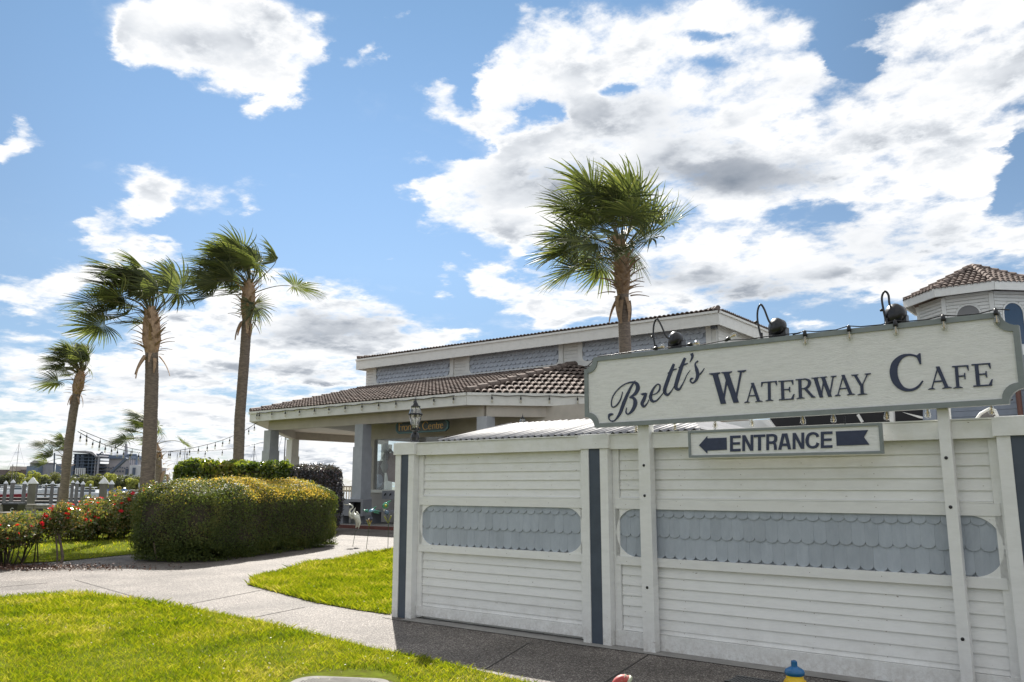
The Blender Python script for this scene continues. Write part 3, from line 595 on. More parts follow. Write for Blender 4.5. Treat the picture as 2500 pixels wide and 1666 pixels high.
script([([(420,575),(402,650),(362,712),(322,733),(306,700),(322,622),(380,545),(450,495),(520,478),(566,494),(578,540),(550,595),(492,636)], [6,13,16,13,12,12,12,12,18,36,46,34,9]),
        ([(552,460),(512,520),(472,600),(434,690),(397,790),(352,858),(312,878),(282,852),(286,815),(308,806),(326,806)], [5,22,32,40,34,15,12,14,28,24,6]),
        ([(492,636),(535,642),(552,690),(528,758),(482,804),(457,786),(462,738)], [8,28,46,36,15,14,6])])
script([([(606,598),(632,600),(662,592)], [5,26,14]), ([(664,588),(642,650),(622,696),(640,728),(676,690),(690,655)], [22,36,38,20,9,4])])
script([([(712,612),(768,592),(800,552),(802,508),(772,502),(728,562),(708,630),(728,672),(772,664),(822,608),(868,545)], [6,11,18,15,11,24,36,28,14,9,5])])
script([([(948,290),(918,365),(880,470),(852,565),(880,608),(918,572),(962,500)], [24,36,38,38,24,10,5]), ([(884,388),(930,356),(976,340)], [7,17,8])])
script([([(1062,228),(1028,312),(990,430),(967,525),(1000,552),(1040,490),(1080,405),(1114,355)], [24,36,40,38,22,10,7,4]), ([(996,328),(1042,301),(1090,284)], [7,17,7])])
script([([(1128,182),(1138,212),(1126,246),(1110,272)], [30,26,14,4])])
script([([(1196,260),(1166,290),(1182,350),(1192,410),(1170,462),(1140,485),(1116,466),(1126,442),(1146,436)], [16,12,34,36,22,14,13,20,8]), ([(1194,412),(1226,384),(1260,334)], [9,14,4])])
# entrance sign hung below it
YE = 7.36
es = thing('entrance_sign', (-3.0, 7.39, 1.95), 'narrow white board reading ENTRANCE with a navy arrow pointing left, hung below the cafe sign', 'sign')
c4 = [pl(p, YE) for p in ((1680.5, 1056.2), (2151.7, 1028.2), (2155.5, 1104.4), (1681.4, 1120.8))]
x0, x1 = (c4[0][0]+c4[3][0])/2, (c4[1][0]+c4[2][0])/2; ez1, ez0 = (c4[0][1]+c4[1][1])/2, (c4[2][1]+c4[3][1])/2
def rc(i): return [(x0+i, ez0+i), (x1-i, ez0+i), (x1-i, ez1-i), (x0+i, ez1-i)]
B().prism(rc(.006)[::-1], YE+.008, YE+.04).build('board', SIGNW, es); B().ring(rc(0), rc(.022), YE-.006, YE+.044).build('border', BORDER, es)
YEL = YE+.007
def navy(pts, cv): B().prism([pl(cv(*p), YEL) for p in pts][::-1], YEL-.006, YEL+.002).build('arrow', NAVY, es)
navy([(1205, 1125), (1290, 1030), (1290, 1053), (1488, 1045), (1490, 1170), (1290, 1180), (1290, 1208)], z6)
navy([(388, 1000), (725, 985), (682, 1060), (740, 1138), (398, 1150)], z7)
for ch, a, b in (('E', 1524, 1632), ('N', 1650, 1762), ('T', 1768, 1884), ('R', 1896, 2008), ('A', 2018, 2150), ('N', 2166, 2284), ('C', 2298, 2438), ('E', 2455, 2573)):
    t = lambda x: (x-1522)/(2573-1522)
    gl = Glyph((a, 1190-41*t(a)), (b-a, -41*(t(b)-t(a))), (0, -163-5*t(a)), z6, YEL); sans_glyph(ch, gl); gl.b.build('letter', NAVY, es)
for px in (1745, 2063):
    xx = X(px, 1040, YE+.02); h = B()
    for k in range(3): h.tube([(xx+.008*math.cos(t), YE+.02, ez1+.015+.022*k+.013*math.sin(t)) for t in np.linspace(0, 2*math.pi, 9)], .002, 5, False)
    h.build('hook_chain', BLACK, es)
# ---------------------------------------------------------------- gooseneck lamps on the sign
def goose(base, pts, head, r, label):
    t = thing('gooseneck_lamp', base, label, 'lamp', 'gooseneck lamps on top of the sign')
    B().lathe([(.035, 0), (.035, .01), (.016, .018), (.013, .07)], base, 12).build('mount', BLACK, t)
    P = [np.array(p) for p in pts]; Q = []
    for i in range(len(P)-1):
        p0, p1, p2, p3 = P[max(i-1, 0)], P[i], P[i+1], P[min(i+2, len(P)-1)]
        for k in range(6):
            s = k/6; Q.append(.5*((2*p1)+(p2-p0)*s+(2*p0-5*p1+4*p2-p3)*s*s+(3*p1-p0-3*p2+p3)*s**3))
    Q.append(P[-1]); B().tube(Q, .0095, 8).build('arm', BLACK, t)
    B().lathe([(.004, 0), (.012, .004), (.012, .022), (.004, .026)], P[1]+np.array([-.03, 0, 0]), 8, (1, 0, 0)).build('wing_nut', BLACK, t)
    h = np.array(head); B().lathe([(r*.35, -.045), (r*.8, -.035), (r, -.015), (r, .05), (r*.92, .055)], h, 20, (.35, .9, -.2)).build('lamp_head', BLACK, t)
    hb = B().box(h[0]-r*.95, h[0]+r*1.05, h[1]+.0, h[1]+.10, h[2]-r*1.45, h[2]-r*.15); hb.box(h[0]-r*1.1, h[0]+r*1.1, h[1]-.02, h[1]+.11, h[2]-r*1.6, h[2]-r*1.45); hb.build('ballast_box', BLACK, t)
YG = YS+.05
for (b0, mid, top, e, hd, r, lb) in (((1602, 852), (1595.5, 822), (1603.5, 779), (1628, 823), (1646, 828), .062, "left black gooseneck lamp above the name Brett's"),
                                     ((1859, 823), (1850, 786), (1857, 744), (1879, 787), (1895, 797), .066, 'middle black gooseneck lamp on top of the sign above the word Waterway'),
                                     ((2166, 795), (2157, 757), (2160, 712), (2172, 744), (2183, 766), .072, 'right black gooseneck lamp on top of the sign beside the cupola')):
    w = lambda p, dy=0: on_y(p[0], p[1], YG+dy)
    m2 = ((top[0]-7, (top[1]*2+mid[1])/3)); m3 = (top[0]+9, (top[1]*1.6+e[1]*.6)/2.2)
    bp = w(b0); bp[2] = zt_l+(zt_r-zt_l)*(bp[0]-xl)/(xr-xl)-.005
    r *= 1.22; goose(bp, [bp, w(mid), w(m2), w(top), w(m3), w(e), w(hd, .0)], w(hd, .03), r, lb)
# ---------------------------------------------------------------- string lights
def bulb_meshes():
    s = B().lathe([(.005, .055), (.012, .05), (.017, .03), (.019, 0), (.015, -.004)], (0, 0, 0), 10); me = bpy.data.meshes.new('socket'); me.from_pydata(s.v, [], s.f); me.polygons.foreach_set('use_smooth', s.sm); me.materials.append(BLACK)
    g_ = B().lathe([(.012, -.002), (.016, -.02), (.026, -.052), (.026, -.066), (.018, -.08), (.004, -.086)], (0, 0, 0), 12); mg = bpy.data.meshes.new('bulb'); mg.from_pydata(g_.v, [], g_.f); mg.polygons.foreach_set('use_smooth', g_.sm); mg.materials.append(BULB)
    f_ = B().lathe([(.004, -.005), (.003, -.03), (.008, -.04), (.008, -.055), (.003, -.062)], (0, 0, 0), 6); mf = bpy.data.meshes.new('filament'); mf.from_pydata(f_.v, [], f_.f); mf.materials.append(mat('brass_filament', (.5, .38, .18), rough=.4, metal=.6))
    return me, mg, mf
SOCK, BULBM, FILM = bulb_meshes()
def string(name, pts, bulbs, label, group, r=.004, scale=1.0, origin=None, drop=.06, body=True):
    """cable through pts; bulbs = list of (x,y,z, direction) hanging points"""
    t = thing(name, origin if origin is not None else pts[0], label, 'string lights', group)
    B().tube(pts, r, 6).build('cable', BLACK, t)
    for p, d in bulbs:
        d = Vector(d).normalized(); q = (-d).to_track_quat('Z', 'Y').to_matrix().to_4x4()
        p = V(p)
        m = Matrix.Translation(p + d*(drop*scale)) @ q @ Matrix.Scale(scale, 4)
        so = copy_part(SOCK, 'bulb_socket', t, m)
        if drop > .02: B().tube([p, p+d*drop*scale], r*.8, 5, False).build('pigtail', BLACK, so)
        copy_part(BULBM, 'bulb', so, m); copy_part(FILM, 'filament', so, m)
    return t
dn = (0, 0, -1)
def sag(pts, n=10, s=.0):
    out = []
    for a, b in zip(pts[:-1], pts[1:]):
        a, b = np.array(a), np.array(b)
        for k in range(n):
            t = k/n; out.append(a*(1-t)+b*t-np.array([0, 0, s*4*t*(1-t)]))
    out.append(np.array(pts[-1])); return out
def ztop(x): return zt_l+(zt_r-zt_l)*(x-xl)/(xr-xl)
ysk = YS-.02
hang = [X(1400+.4675*x, 700+.4675*y, ysk) for x, y in ((1208, 245), (1438, 215), (1680, 185), (1930, 155), (2205, 125))]
cab = [(X(1431, 895, ysk), ysk+.02, ztop(0)-.10), (X(1452, 878, ysk), ysk+.06, ztop(-4)+.01)]
for i, x in enumerate(np.linspace(X(1500, 860, ysk), hang[0]-.05, 9)): cab.append((x, YS+.02+.02*math.sin(i*2.1), ztop(x)+.012+.012*(i % 2)))
for x in hang: cab += [(x-.12, YS+.02, ztop(x)+.008), (x, ysk, ztop(x)+.022), (x+.09, YS+.01, ztop(x)+.01)]
bl = [((x, ysk, ztop(x)+.02), dn) for x in hang]
lay = [(X(1400+.4675*x, 700+.4675*y, ysk+.03), d) for x, y, d in ((418, 322, (1, 0, .12)), (598, 306, (1, 0, .05)), (795, 285, (1, -.1, .45)))]
st = string('string_light', cab, [], 'black cable with clear bulbs draped along the top edge of the cafe sign', 'string lights on the cafe sign', .0055)
for (p, d) in bl+[((x, YS+.01, ztop(x)+.022), d) for x, d in lay]:
    dd = Vector(d).normalized(); m = Matrix.Translation(V(p)+dd*.045) @ (-dd).to_track_quat('Z', 'Y').to_matrix().to_4x4()
    so = copy_part(SOCK, 'bulb_socket', st, m); copy_part(BULBM, 'bulb', so, m); copy_part(FILM, 'filament', so, m)
ybt = YS+.085
low = [(X(1400+.4675*x, 700+.4675*y, ybt)) for x, y in ((327, 740), (532, 735), (742, 720), (932, 712), (1196, 690), (1358, 685), (1638, 665), (1850, 650), (2180, 635))]
zbot = lambda x: zb_l+(zb_r-zb_l)*(x-xl)/(xr-xl)
string('string_light', [(xl+.1, ybt, zb_l+.05)]+[(x, ybt, zbot(x)+.03) for x in low]+[(xr-.1, ybt, zb_r+.04)], [((x, ybt, zbot(x)+.035), (.06*math.sin(i*5), 0, -1)) for i, x in enumerate(low)],
       'row of clear bulbs hanging along the bottom edge of the cafe sign', 'string lights on the cafe sign', .0055, drop=.02)
# ---------------------------------------------------------------- lantern on the left fence post
def lantern(base, s, label, pole=False):
    t = thing('lantern', base, label, 'lantern'); x, y, z = base
    def L_(prof, nm, m_=BLACK, n=16): B().lathe([(r*s, h*s) for r, h in prof], (x, y, z), n).build(nm, m_, t)
    L_([(.085, 0), (.085, .012), (.06, .03), (.075, .06), (.08, .12), (.06, .17), (.045, .18), (.045, .20), (.07, .215), (.085, .24), (.085, .262)], 'base')
    gz = [(.062, .265), (.118, .50)]; L_([(.060, .263), (.115, .498), (.113, .498), (.058, .263)], 'glass_pane', BULB, 8)
    L_([(.125, .50), (.135, .505), (.135, .528), (.120, .535)], 'rim')
    L_([(.113, .535), (.100, .60), (.078, .655), (.076, .655), (.098, .60), (.111, .535)], 'upper_pane', BULB, 8)
    fr = B()
    for k in range(6):
        a = 2*math.pi*k/6+.3; c, s_ = math.cos(a), math.sin(a)
        fr.tube([(x+s*r*c, y+s*r*s_, z+s*h) for r, h in ((.064, .262), (.12, .505))], .0055*s, 5); fr.tube([(x+s*r*c, y+s*r*s_, z+s*h) for r, h in ((.118, .53), (.104, .60), (.08, .66))], .005*s, 5)
    fr.build('frame', BLACK, t)
    L_([(.088, .655), (.088, .668), (.045, .69), (.05, .70), (.03, .73), (.022, .75), (.012, .765), (.016, .78), (.008, .80), (.003, .86)], 'roof')
    L_([(.012, .265), (.012, .33), (.03, .37), (.045, .42), (.03, .46), (.004, .47)], 'bulb', mat('frosted_bulb', (.8, .8, .78), rough=.3), 12)
    if not pole: B().lathe([(.026*s, 0), (.03*s, .02*s), (.03*s, .06*s), (.015*s, .07*s)], (x+.05*s, y-.045*s, z+.21*s), 10, (.8, -.5, -.1)).build('sensor', BLACK, t)
    return t
lp = on_y(1015, 1080, YF+.10); lantern((X(1013, 1082, YF+.13), YF+.13, ZT+.02), .70, 'black post lantern with clear glass standing on the left post of the white fence')
# ---------------------------------------------------------------- waterfront building (porch, clerestory, tiled roofs)
YEV, YC, YU = 22.35, 23.04, 30.0
US = YU/26.0
def uz(z): return EYE+(z-EYE)*US        # heights on the upper wall follow its distance
bld = thing('building', (-22, 26, 0), 'white waterfront building with brown tiled roofs, open porch and grey shingled upper band', 'building')
ex0 = on_y(612, 1000, YEV); ex1 = on_y(1140, 958, YEV); ZE = 4.92
P0 = np.array([ex0[0], YEV, ZE]); P1 = np.array([ex1[0], YEV, ZE])
d45 = np.array([.7071, .7071, 0]); P2 = P1+d45*7.5
dl = np.array([-.7071, .7071, 0]); PL = P0+dl*8.2; PLB = PL+np.array([0, 9.0, 0])
U0 = on_y(893, 945, YU); U1 = on_y(1753, 760, YU); XU0, XU1 = U0[0], U1[0]; ZU0 = on_y(1000, 938, YU)[2]
apex = on_y(1400, 890, YU-.05)
tile_n = [0]
def barrel(w, L, mt):
    b = B(); n = 6; vs = []
    for j, (y, k, dz) in enumerate(((0, 1.0, 0.0), (L, .86, -.012))):
        for i in range(n+1):
            t = math.pi*i/n; vs.append((-w/2*k*math.cos(t), y, w*.42*k*math.sin(t)+dz))
    for i in range(n+1):
        t = math.pi*i/n; vs.append((-w/2*.78*math.cos(t), 0, w*.42*.60*math.sin(t)))
    fs = [(i, i+1, n+2+i, n+1+i) for i in range(n)]; f2 = [(2*n+2+i, 2*n+3+i, i+1, i) for i in range(n)]
    b.add(vs, fs, True); b.add(vs, f2); me = bpy.data.meshes.new('roof_tile'); me.from_pydata(b.v, [], b.f); me.polygons.foreach_set('use_smooth', b.sm); me.materials.append(mt); me.update(); return me
TM = {}
def tiles(parent, A, Bp, tops, sp, cl, mt, base_mt, maxobj, name='roof_tile', inset=.0):
    """roof plane with eave A->Bp and top outline tops; barrel tiles in courses; the first maxobj are objects, the rest one mesh"""
    A, Bp = np.array(A, float), np.array(Bp, float); ux = (Bp-A)/np.linalg.norm(Bp-A)
    top = [np.array(t, float) for t in tops]; nn = np.cross(ux, top[0]-A); nn /= np.linalg.norm(nn)
    if nn[2] < 0: nn = -nn
    vy = np.cross(nn, ux); 
    if vy[2] < 0: vy = -vy
    loc = lambda p: (float((p-A)@ux), float((p-A)@vy)); poly = [loc(A), loc(Bp)]+[loc(t) for t in top]
    if (poly[1][0]-poly[0][0])*(poly[2][1]-poly[0][1]) < 0: poly = poly[::-1]
    B().add([A-nn*.03, Bp-nn*.03]+[t-nn*.03 for t in top]+[A-nn*.12, Bp-nn*.12]+[t-nn*.12 for t in top], [tuple(range(len(poly))), tuple(range(2*len(poly)-1, len(poly)-1, -1))]+[(i, i+len(poly), (i+1) % len(poly)+len(poly), (i+1) % len(poly)) for i in range(len(poly))]).build('roof_deck', base_mt, parent)
    px, py = np.array([p[0] for p in poly]), np.array([p[1] for p in poly]); Wd = np.linalg.norm(Bp-A); H = py.max()
    if mt.name not in TM: TM[mt.name] = {}
    key = (round(sp, 3), round(cl, 3))
    if key not in TM[mt.name]: TM[mt.name][key] = barrel(sp*.90, cl*1.12, mt)
    me = TM[mt.name][key]; rot = Matrix((ux, vy, nn)).transposed().to_4x4(); cand = []
    r = 0
    while r*cl < H:
        for c in range(int((px.max()-px.min())/sp)+2):
            x = px.min()+sp*(c+.5); y = r*cl-.05
            yy = np.array([max(y, .02)+cl*.35]); 
            if inside(poly, np.array([x]), yy)[0]: cand.append((x, y))
        r += 1
    cand.sort(key=lambda q: q[1]); rest = B()
    bv = [tuple(v.co) for v in me.vertices]; bf = [tuple(p.vertices) for p in me.polygons]
    for x, y in cand:
        p = A+ux*x+vy*y+nn*(.012+random.uniform(-.006, .006)); m = Matrix.Translation(V(p)) @ rot @ Matrix.Rotation(rad(-5.0 if cl < .5 else -6.5), 4, 'X') @ Matrix.Rotation(rad(random.uniform(-1.5, 1.5)), 4, 'Z')
        if tile_n[0] < maxobj: copy_part(me, name, parent, m); tile_n[0] += 1
        else: rest.add([tuple(m @ Vector(v)) for v in bv], bf, True)
    if rest.v: rest.build('roof_tiles', mt, parent)['kind'] = 'stuff'
def hip_caps(parent, p, q, mt, r=.10, step=.34):
    p, q = np.array(p, float), np.array(q, float); n = max(1, int(np.linalg.norm(q-p)/step)); d = (q-p)/np.linalg.norm(q-p)
    for i in range(n):
        a = p+(q-p)*i/n; b_ = p+(q-p)*(i+1.12)/n
        B().tube([a+np.array([0, 0, .05]), b_+np.array([0, 0, .02])], [r, r*.78], 8, True).build('ridge_tile', mt, parent)
# lower roof: front slope, chamfered left end, bay facet on the right
hipL = np.array([XU0, YU, ZU0]); TOPR = np.array([apex[0], YU, apex[2]])
tiles(bld, P1, P2, [TOPR], .26, .74, TILE, TILED, 120)
tiles(bld, P0, P1, [TOPR, hipL], .20, .66, TILE, TILED, 295)
Lb = hipL+np.array([-.3, 2.5, 0.0]); tiles(bld, PL, P0, [hipL, Lb], .18, .40, TILE, TILED, 0)
B().add([PL, PLB, Lb+np.array([0, 5, 0]), Lb], [(0, 1, 2, 3)]).build('rear_slope', TILED, bld); B().add([P2, TOPR, TOPR+np.array([0, 3, 0]), P2+np.array([0, 5, -.02])], [(0, 1, 2, 3)]).build('rear_slope', TILED, bld)
hip_caps(bld, P0, hipL, TILED, .11, .62); hip_caps(bld, P1, TOPR, TILE, .15, .62); hip_caps(bld, TOPR, TOPR+np.array([2.5, 1.2, -.6]), TILED, .12, .38)
# fascia, gutter lip, soffit, beams
def fascia(a, b, h=.42, z=ZE-.05, m_=WHITE2, nm='fascia', th=.05):
    a, b = np.array(a, float), np.array(b, float); B().beam((a[0], a[1], z-h/2), (b[0], b[1], z-h/2), th, h).build(nm, m_, bld)
for a, b in ((P0, P1), (P1, P2), (PL, P0), (PLB, PL)): fascia(a, b); 
for a, b in ((P0, P1), (P1, P2), (PL, P0)): 
    n = np.cross((b-a)/np.linalg.norm(b-a), (0, 0, 1.0)); o = n*.05; fascia(a+o, b+o, .10, ZE-.02, WHITE2, 'gutter', .07)
ZS = ZE-.46
soff = [(P0[0]+.02, P0[1]+.03), (P1[0]-.02, P1[1]+.03), (P2[0], P2[1]+.05), (P2[0], 38), (PLB[0]+.05, 38), (PL[0]+.05, PL[1]+.02)]
B().prism_z(soff, ZS, ZS+.03).build('soffit', BEIGE, bld)
cols = [(on_y(661, 1100, YC)[0], YC), (on_y(885, 1100, YC)[0], YC), (on_y(1183, 1020, YC)[0]+.02, YC+.05)]
c4_ = (cols[0][0]-.7071*7.4, YC+.7071*7.4); cols.append(c4_); cols.append((c4_[0], c4_[1]+7)); cols.append((cols[2][0]+4.2, YC+4.4))
for i, (cx, cy) in enumerate(cols):
    c = B().box(cx-.27, cx+.27, cy-.27, cy+.27, 0.0, 3.15); c.build('column', GREYW if i < 3 else WHITE2, bld)
    B().box(cx-.235, cx+.235, cy-.235, cy+.235, 3.15, ZS-.40).build('column_shaft', GREYW if i < 3 else WHITE2, bld); B().box(cx-.30, cx+.30, cy-.30, cy+.30, 1.0, 1.14).build('column_base', GREYW, bld)
for (a, b) in ((cols[0], cols[1]), (cols[1], cols[2]), (cols[0], cols[3]), (cols[3], cols[4]), (cols[2], cols[5])):
    B().beam((*a, ZS-.20), (*b, ZS-.20), .30, .40).build('beam', BEIGE, bld)
B().beam((cols[1][0], YC+.3, ZS-.15), (cols[1][0], 33, ZS-.15), .28, .3).build('beam', BEIGE, bld)
# sloping grey porch ceiling panel seen between the first two columns
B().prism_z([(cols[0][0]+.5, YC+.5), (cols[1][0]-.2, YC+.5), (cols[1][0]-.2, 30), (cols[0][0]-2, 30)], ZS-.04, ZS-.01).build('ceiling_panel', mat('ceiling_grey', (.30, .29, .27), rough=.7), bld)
# upper clerestory wall
ZUT = uz(7.42)
B().box(XU0, XU1-.1, YU+.06, YU+9, 5.0, ZUT).build('upper_wall', WHITE2, bld)
zl = uz(6.02)
def up(px, py): q = on_y(px, py, YU); return q[0], q[2]
B().add([(XU0, YU+.03, zl-.1), (XU1-.1, YU+.03, zl-.1), (XU1-.1, YU+.03, ZUT), (XU0, YU+.03, ZUT)], [(0, 1, 2, 3)]).build('wall_face', WHITE2, bld)
shn = 0
SHINGU = mat('lightened_shingle_paint', (.52, .56, .62), (.44, .48, .54), 5, .55, .1, vary=.06)  # same grey paint as the fence shingles, lightened to offset the overhang's shade
bands = [(921, 1101), (1148, 1366), (1424, 1727)]; ub = [(XU0, None)]
for k, (pa, pb) in enumerate(bands):
    xa, xb = on_y(pa, 900, YU)[0], on_y(pb, 860, YU)[0]; z0, z1 = uz(6.22), uz(7.10)
    B().box(xa-.02, xb+.02, YU-.0, YU+.028, z0-.02, z1+.02).build('band_backing', SHING, bld)
    rest = B(); w = .27
    for r in range(5):
        zz = z0+.203*r
        for i in range(int((xb-xa)/w)+1):
            xc = xa+w*(i+.5+(.5 if r % 2 else 0))
            if xc+w/2 > xb+.05: continue
            me = shingle_mesh(w, .25 if r < 4 else .20, SHINGU); m = Matrix.Translation((xc, YU-.012, zz)) @ Matrix.Diagonal((1, 5.0, 1, 1))
            if shn < 300: copy_part(me, 'shingle', bld, m); shn += 1
            else: rest.add([tuple(m @ Vector(v.co)) for v in me.vertices], [tuple(p.vertices) for p in me.polygons])
    if rest.v: rest.build('shingles', SHING, bld)['kind'] = 'stuff'
    R = .22
    for sx, xc in ((-1, xa+R), (1, xb-R)):
        for sz, zc in ((-1, z0+R), (1, z1-R)):
            arc = [(xc+sx*R*math.sin(t), zc+sz*R*math.cos(t)) for t in np.linspace(0, math.pi/2, 9)]
            poly = [(xc+sx*(R+.04), zc+sz*(R+.04)), (xc, zc+sz*(R+.04))]+arc+[(xc+sx*(R+.04), zc)]
            B().prism(poly if sx*sz < 0 else poly[::-1], YU-.085, YU+.0).build('corner_fillet', WHITE2, bld)
    for x0_, x1_, z0_, z1_ in ((xa-.22, xb+.22, z0-.22, z0-.0), (xa-.22, xb+.22, z1, z1+.14), (xa-.22, xa, z0, z1), (xb, xb+.22, z0, z1)):
        bx('trim_board', WHITE2, bld, x0_, x1_, YU-.08, YU+.01, z0_+.003, z1_-.003)
    ub.append((xa-.22, xb+.22))
for a, b in ((XU0, ub[1][0]), (ub[1][1], ub[2][0]), (ub[2][1], ub[3][0])):
    for z in np.arange(uz(6.0), uz(7.2), .16): bx('clapboard', WHITE2, bld, a+.01, b-.01, YU-.012, YU+.03, z, z+.150)
bx('corner_board', WHITE2, bld, ub[3][1]+.005, XU1-.1, YU-.03, YU+.02, uz(5.9), uz(7.25))
for z in np.arange(uz(5.4), uz(7.2), .14): bx('clapboard', WHITE2, bld, XU1-.11, XU1-.07, YU+.1, YU+9, z, z+.132)
# metal louvre tray along the foot of the second band
lx0, lx1 = on_y(1146, 915, YU)[0], on_y(1312, 900, YU)[0]; bx('gutter_tray', mat('galvanised', (.5, .52, .54), rough=.35, metal=.5), bld, lx0, lx1, YU-.28, YU-.09, uz(6.02), uz(6.16))
# upper roof
e0 = on_y(871, 872, YU-.55); ZR = uz(7.40)-.06; eL = np.array([e0[0], YU-.55, ZR]); e1 = on_y(1753, 750, YU-.55); eR = np.array([e1[0], YU-.55, ZR])
def ufas(a, b, off):
    B().beam((a[0], a[1], ZR-.27), (b[0], b[1], ZR-.27), .05, .50).build('fascia', WHITE2, bld); a, b = a+off, b+off; B().beam((a[0], a[1], ZR-.015), (b[0], b[1], ZR-.015), .07, .09).build('gutter', WHITE2, bld)
ufas(eL, eR, np.array([0, -.05, 0])); ufas(eR, eR+np.array([0, 10, 0]), np.array([.05, 0, 0])); ufas(eL, eL+np.array([0, 10, 0]), np.array([-.05, 0, 0]))
B().box(eL[0]+.03, eR[0]-.03, YU-.52, YU+9.4, ZR-.28, ZR-.26).build('soffit', WHITE2, bld)
rz = ZR+.80
tile_n[0] = 9999
tiles(bld, eL+np.array([0, -.04, .06]), eR+np.array([0, -.04, .06]), [(eR[0]-4.5, YU+4.4, rz), (eL[0]+4.5, YU+4.4, rz)], .20, .36, TILE, TILED, 0)
tiles(bld, eR+np.array([.04, -.04, .06]), eR+np.array([.04, 9.6, .06]), [(eR[0]-4.5, YU+4.4, rz)], .20, .36, TILE, TILED, 0)
hip_caps(bld, eR+np.array([0, 0, .1]), (eR[0]-4.5, YU+4.4, rz+.05), TILED, .10, .38); hip_caps(bld, eL+np.array([0, 0, .1]), (eL[0]+4.5, YU+4.4, rz+.05), TILED, .09, .38)
fx, fz = on_y(1748, 790, YU-.2)[0], uz(7.02)-.05; B().box(fx-.06, fx+.06, YU-.35, YU-.15, fz-.02, fz+.14).box(fx-.1, fx+.1, YU-.5, YU-.3, fz-.22, fz-.04).build('floodlight', BLACK, bld)
# shop behind the porch: corner windows, wall, door
sx0 = on_y(906, 1100, 24.6)[0]; YSH = 24.6
WOOD = mat('window_frame', (.50, .47, .42), (.42, .40, .36), 4, .5)
bx('sill_wall', mat('shop_wall', (.42, .40, .38), (.36, .34, .32), 3, .7), bld, sx0, -14.5, YSH, YSH+.15, 0, 1.30)
bx('window_sill', WHITE2, bld, sx0-.03, -17.6, YSH-.06, YSH+.1, 1.30, 1.42); bx('corner_post', WOOD, bld, sx0, sx0+.22, YSH-.02, YSH+.18, 1.42, ZS-.8)
bx('lintel', BEIGE, bld, sx0, -13.5, YSH-.03, YSH+.2, 3.55, ZS); bx('lintel', BEIGE, bld, sx0, sx0+.2, YSH+.2, 31, 3.55, ZS)
w_ = bx('window', WOOD, bld, -22.4, -22.15, YSH+.01, YSH+.14, 1.43, 3.5); bx('pane', GLASS, w_, sx0+.24, -22.42, YSH+.06, YSH+.075, 1.43, 3.54)
w_ = bx('window', WOOD, bld, sx0+.02, sx0+.14, 27.6, 27.8, 1.3, 3.5); bx('pane', GLASS, w_, sx0+.07, sx0+.085, YSH+.2, 31, 1.3, 3.54); bx('side_wall', BEIGE, bld, sx0, sx0+.12, YSH+.2, 31, 0, 1.28)
bx('inner_wall', mat('shop_interior', (.16, .12, .10), (.10, .08, .07), 1.5, .8), bld, -22.1, -14, YSH+1.6, YSH+1.75, 0, ZS); bx('door_head', mat('dark_brown', (.06, .035, .025), rough=.6), bld, -22.1, -17.8, YSH-.01, YSH+.1, 3.3, 3.53)
# porch slab, red brick edge and pedestal round the second column
sheet('porch_floor', [(-40, 24.2), (-27, 21.6), (-12, 21.6), (-12, 38), (-44, 38)], .10, CONC, thick=.2)
bb = B(); bx('brick_edge', mat('brick_red', (.22, .08, .06), (.15, .06, .05), 8, .8, .3), bld, -27, -12, 21.5, 21.62, -.05, .115)
px_, py_ = cols[1]; gp = mat('pedestal_grey', (.30, .31, .34), (.25, .26, .29), 3, .7)
pd = thing('planter_bench', (px_, py_, .1), 'grey pedestal box with dark openings wrapped round the porch column', 'bench')
for a, b, z0, z1 in ((-.95, .95, .96, 1.06), (-.95, .95, .42, .50), (-.95, -.80, .5, .96), (-.22, .16, .5, .96), (.82, .95, .5, .96)): bx('panel', gp, pd, px_+a, px_+b, py_-.75, py_-.29, z0, z1)
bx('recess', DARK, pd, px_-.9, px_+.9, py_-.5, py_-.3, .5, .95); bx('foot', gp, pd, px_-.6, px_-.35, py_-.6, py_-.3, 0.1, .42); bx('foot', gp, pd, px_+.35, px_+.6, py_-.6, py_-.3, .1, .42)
# railing over the water
RL = mat('railing_paint', (.66, .60, .50), (.55, .50, .42), 5, .6)
ra, rb = ground_at(770, 47), ground_at(905, 46); rail = thing('porch_railing', (*ra[:2], .1), 'cream balustrade at the far edge of the porch beside the column', 'railing')
dv = (rb-ra); n = 21
for zz, h in ((1.54, .08), (.48, .07)): B().beam((ra[0], ra[1], zz), (rb[0], rb[1], zz), .12, h).build('rail', RL, rail)
for i in range(n+1):
    p = ra+dv*i/n; B().beam((p[0], p[1], .1 if i % 7 == 0 else .5), (p[0], p[1], 1.5), .10 if i % 7 == 0 else .045, .10 if i % 7 == 0 else .045).build('baluster', RL, rail)
# string along the eave
ebl = []; zf = ZE-.10
edge = [P0+np.array([0, -.10, 0]), P1+np.array([0.03, -.10, 0]), P2+np.array([.08, -.08, 0])]
pxs = [676, 690, 708, 730, 755, 781, 808, 838, 868, 900, 933, 968, 1011, 1059, 1107]
pxs = [600+.3825*x for x in (75, 90, 170, 255, 345, 440, 532, 635, 742, 848, 958, 1075, 1200, 1325)]
cabE = []
for px in pxs: x = on_y(px, 985, YEV-.1)[0]; ebl.append(((x, YEV-.10, zf), dn))
for k in range(8): q = P1+d45*(.9+1.05*k)+np.array([.06, -.06, 0]); ebl.append(((q[0], q[1], zf), dn))
for a, b in zip(ebl[:-1], ebl[1:]):
    a, b = np.array(a[0]), np.array(b[0]); cabE += [a, (a+b)/2-np.array([0, 0, .035])]
string('string_light', cabE, ebl, 'black string of hanging bulbs along the white fascia of the porch roof', 'string lights around the building', .012, 1.7, drop=.09)
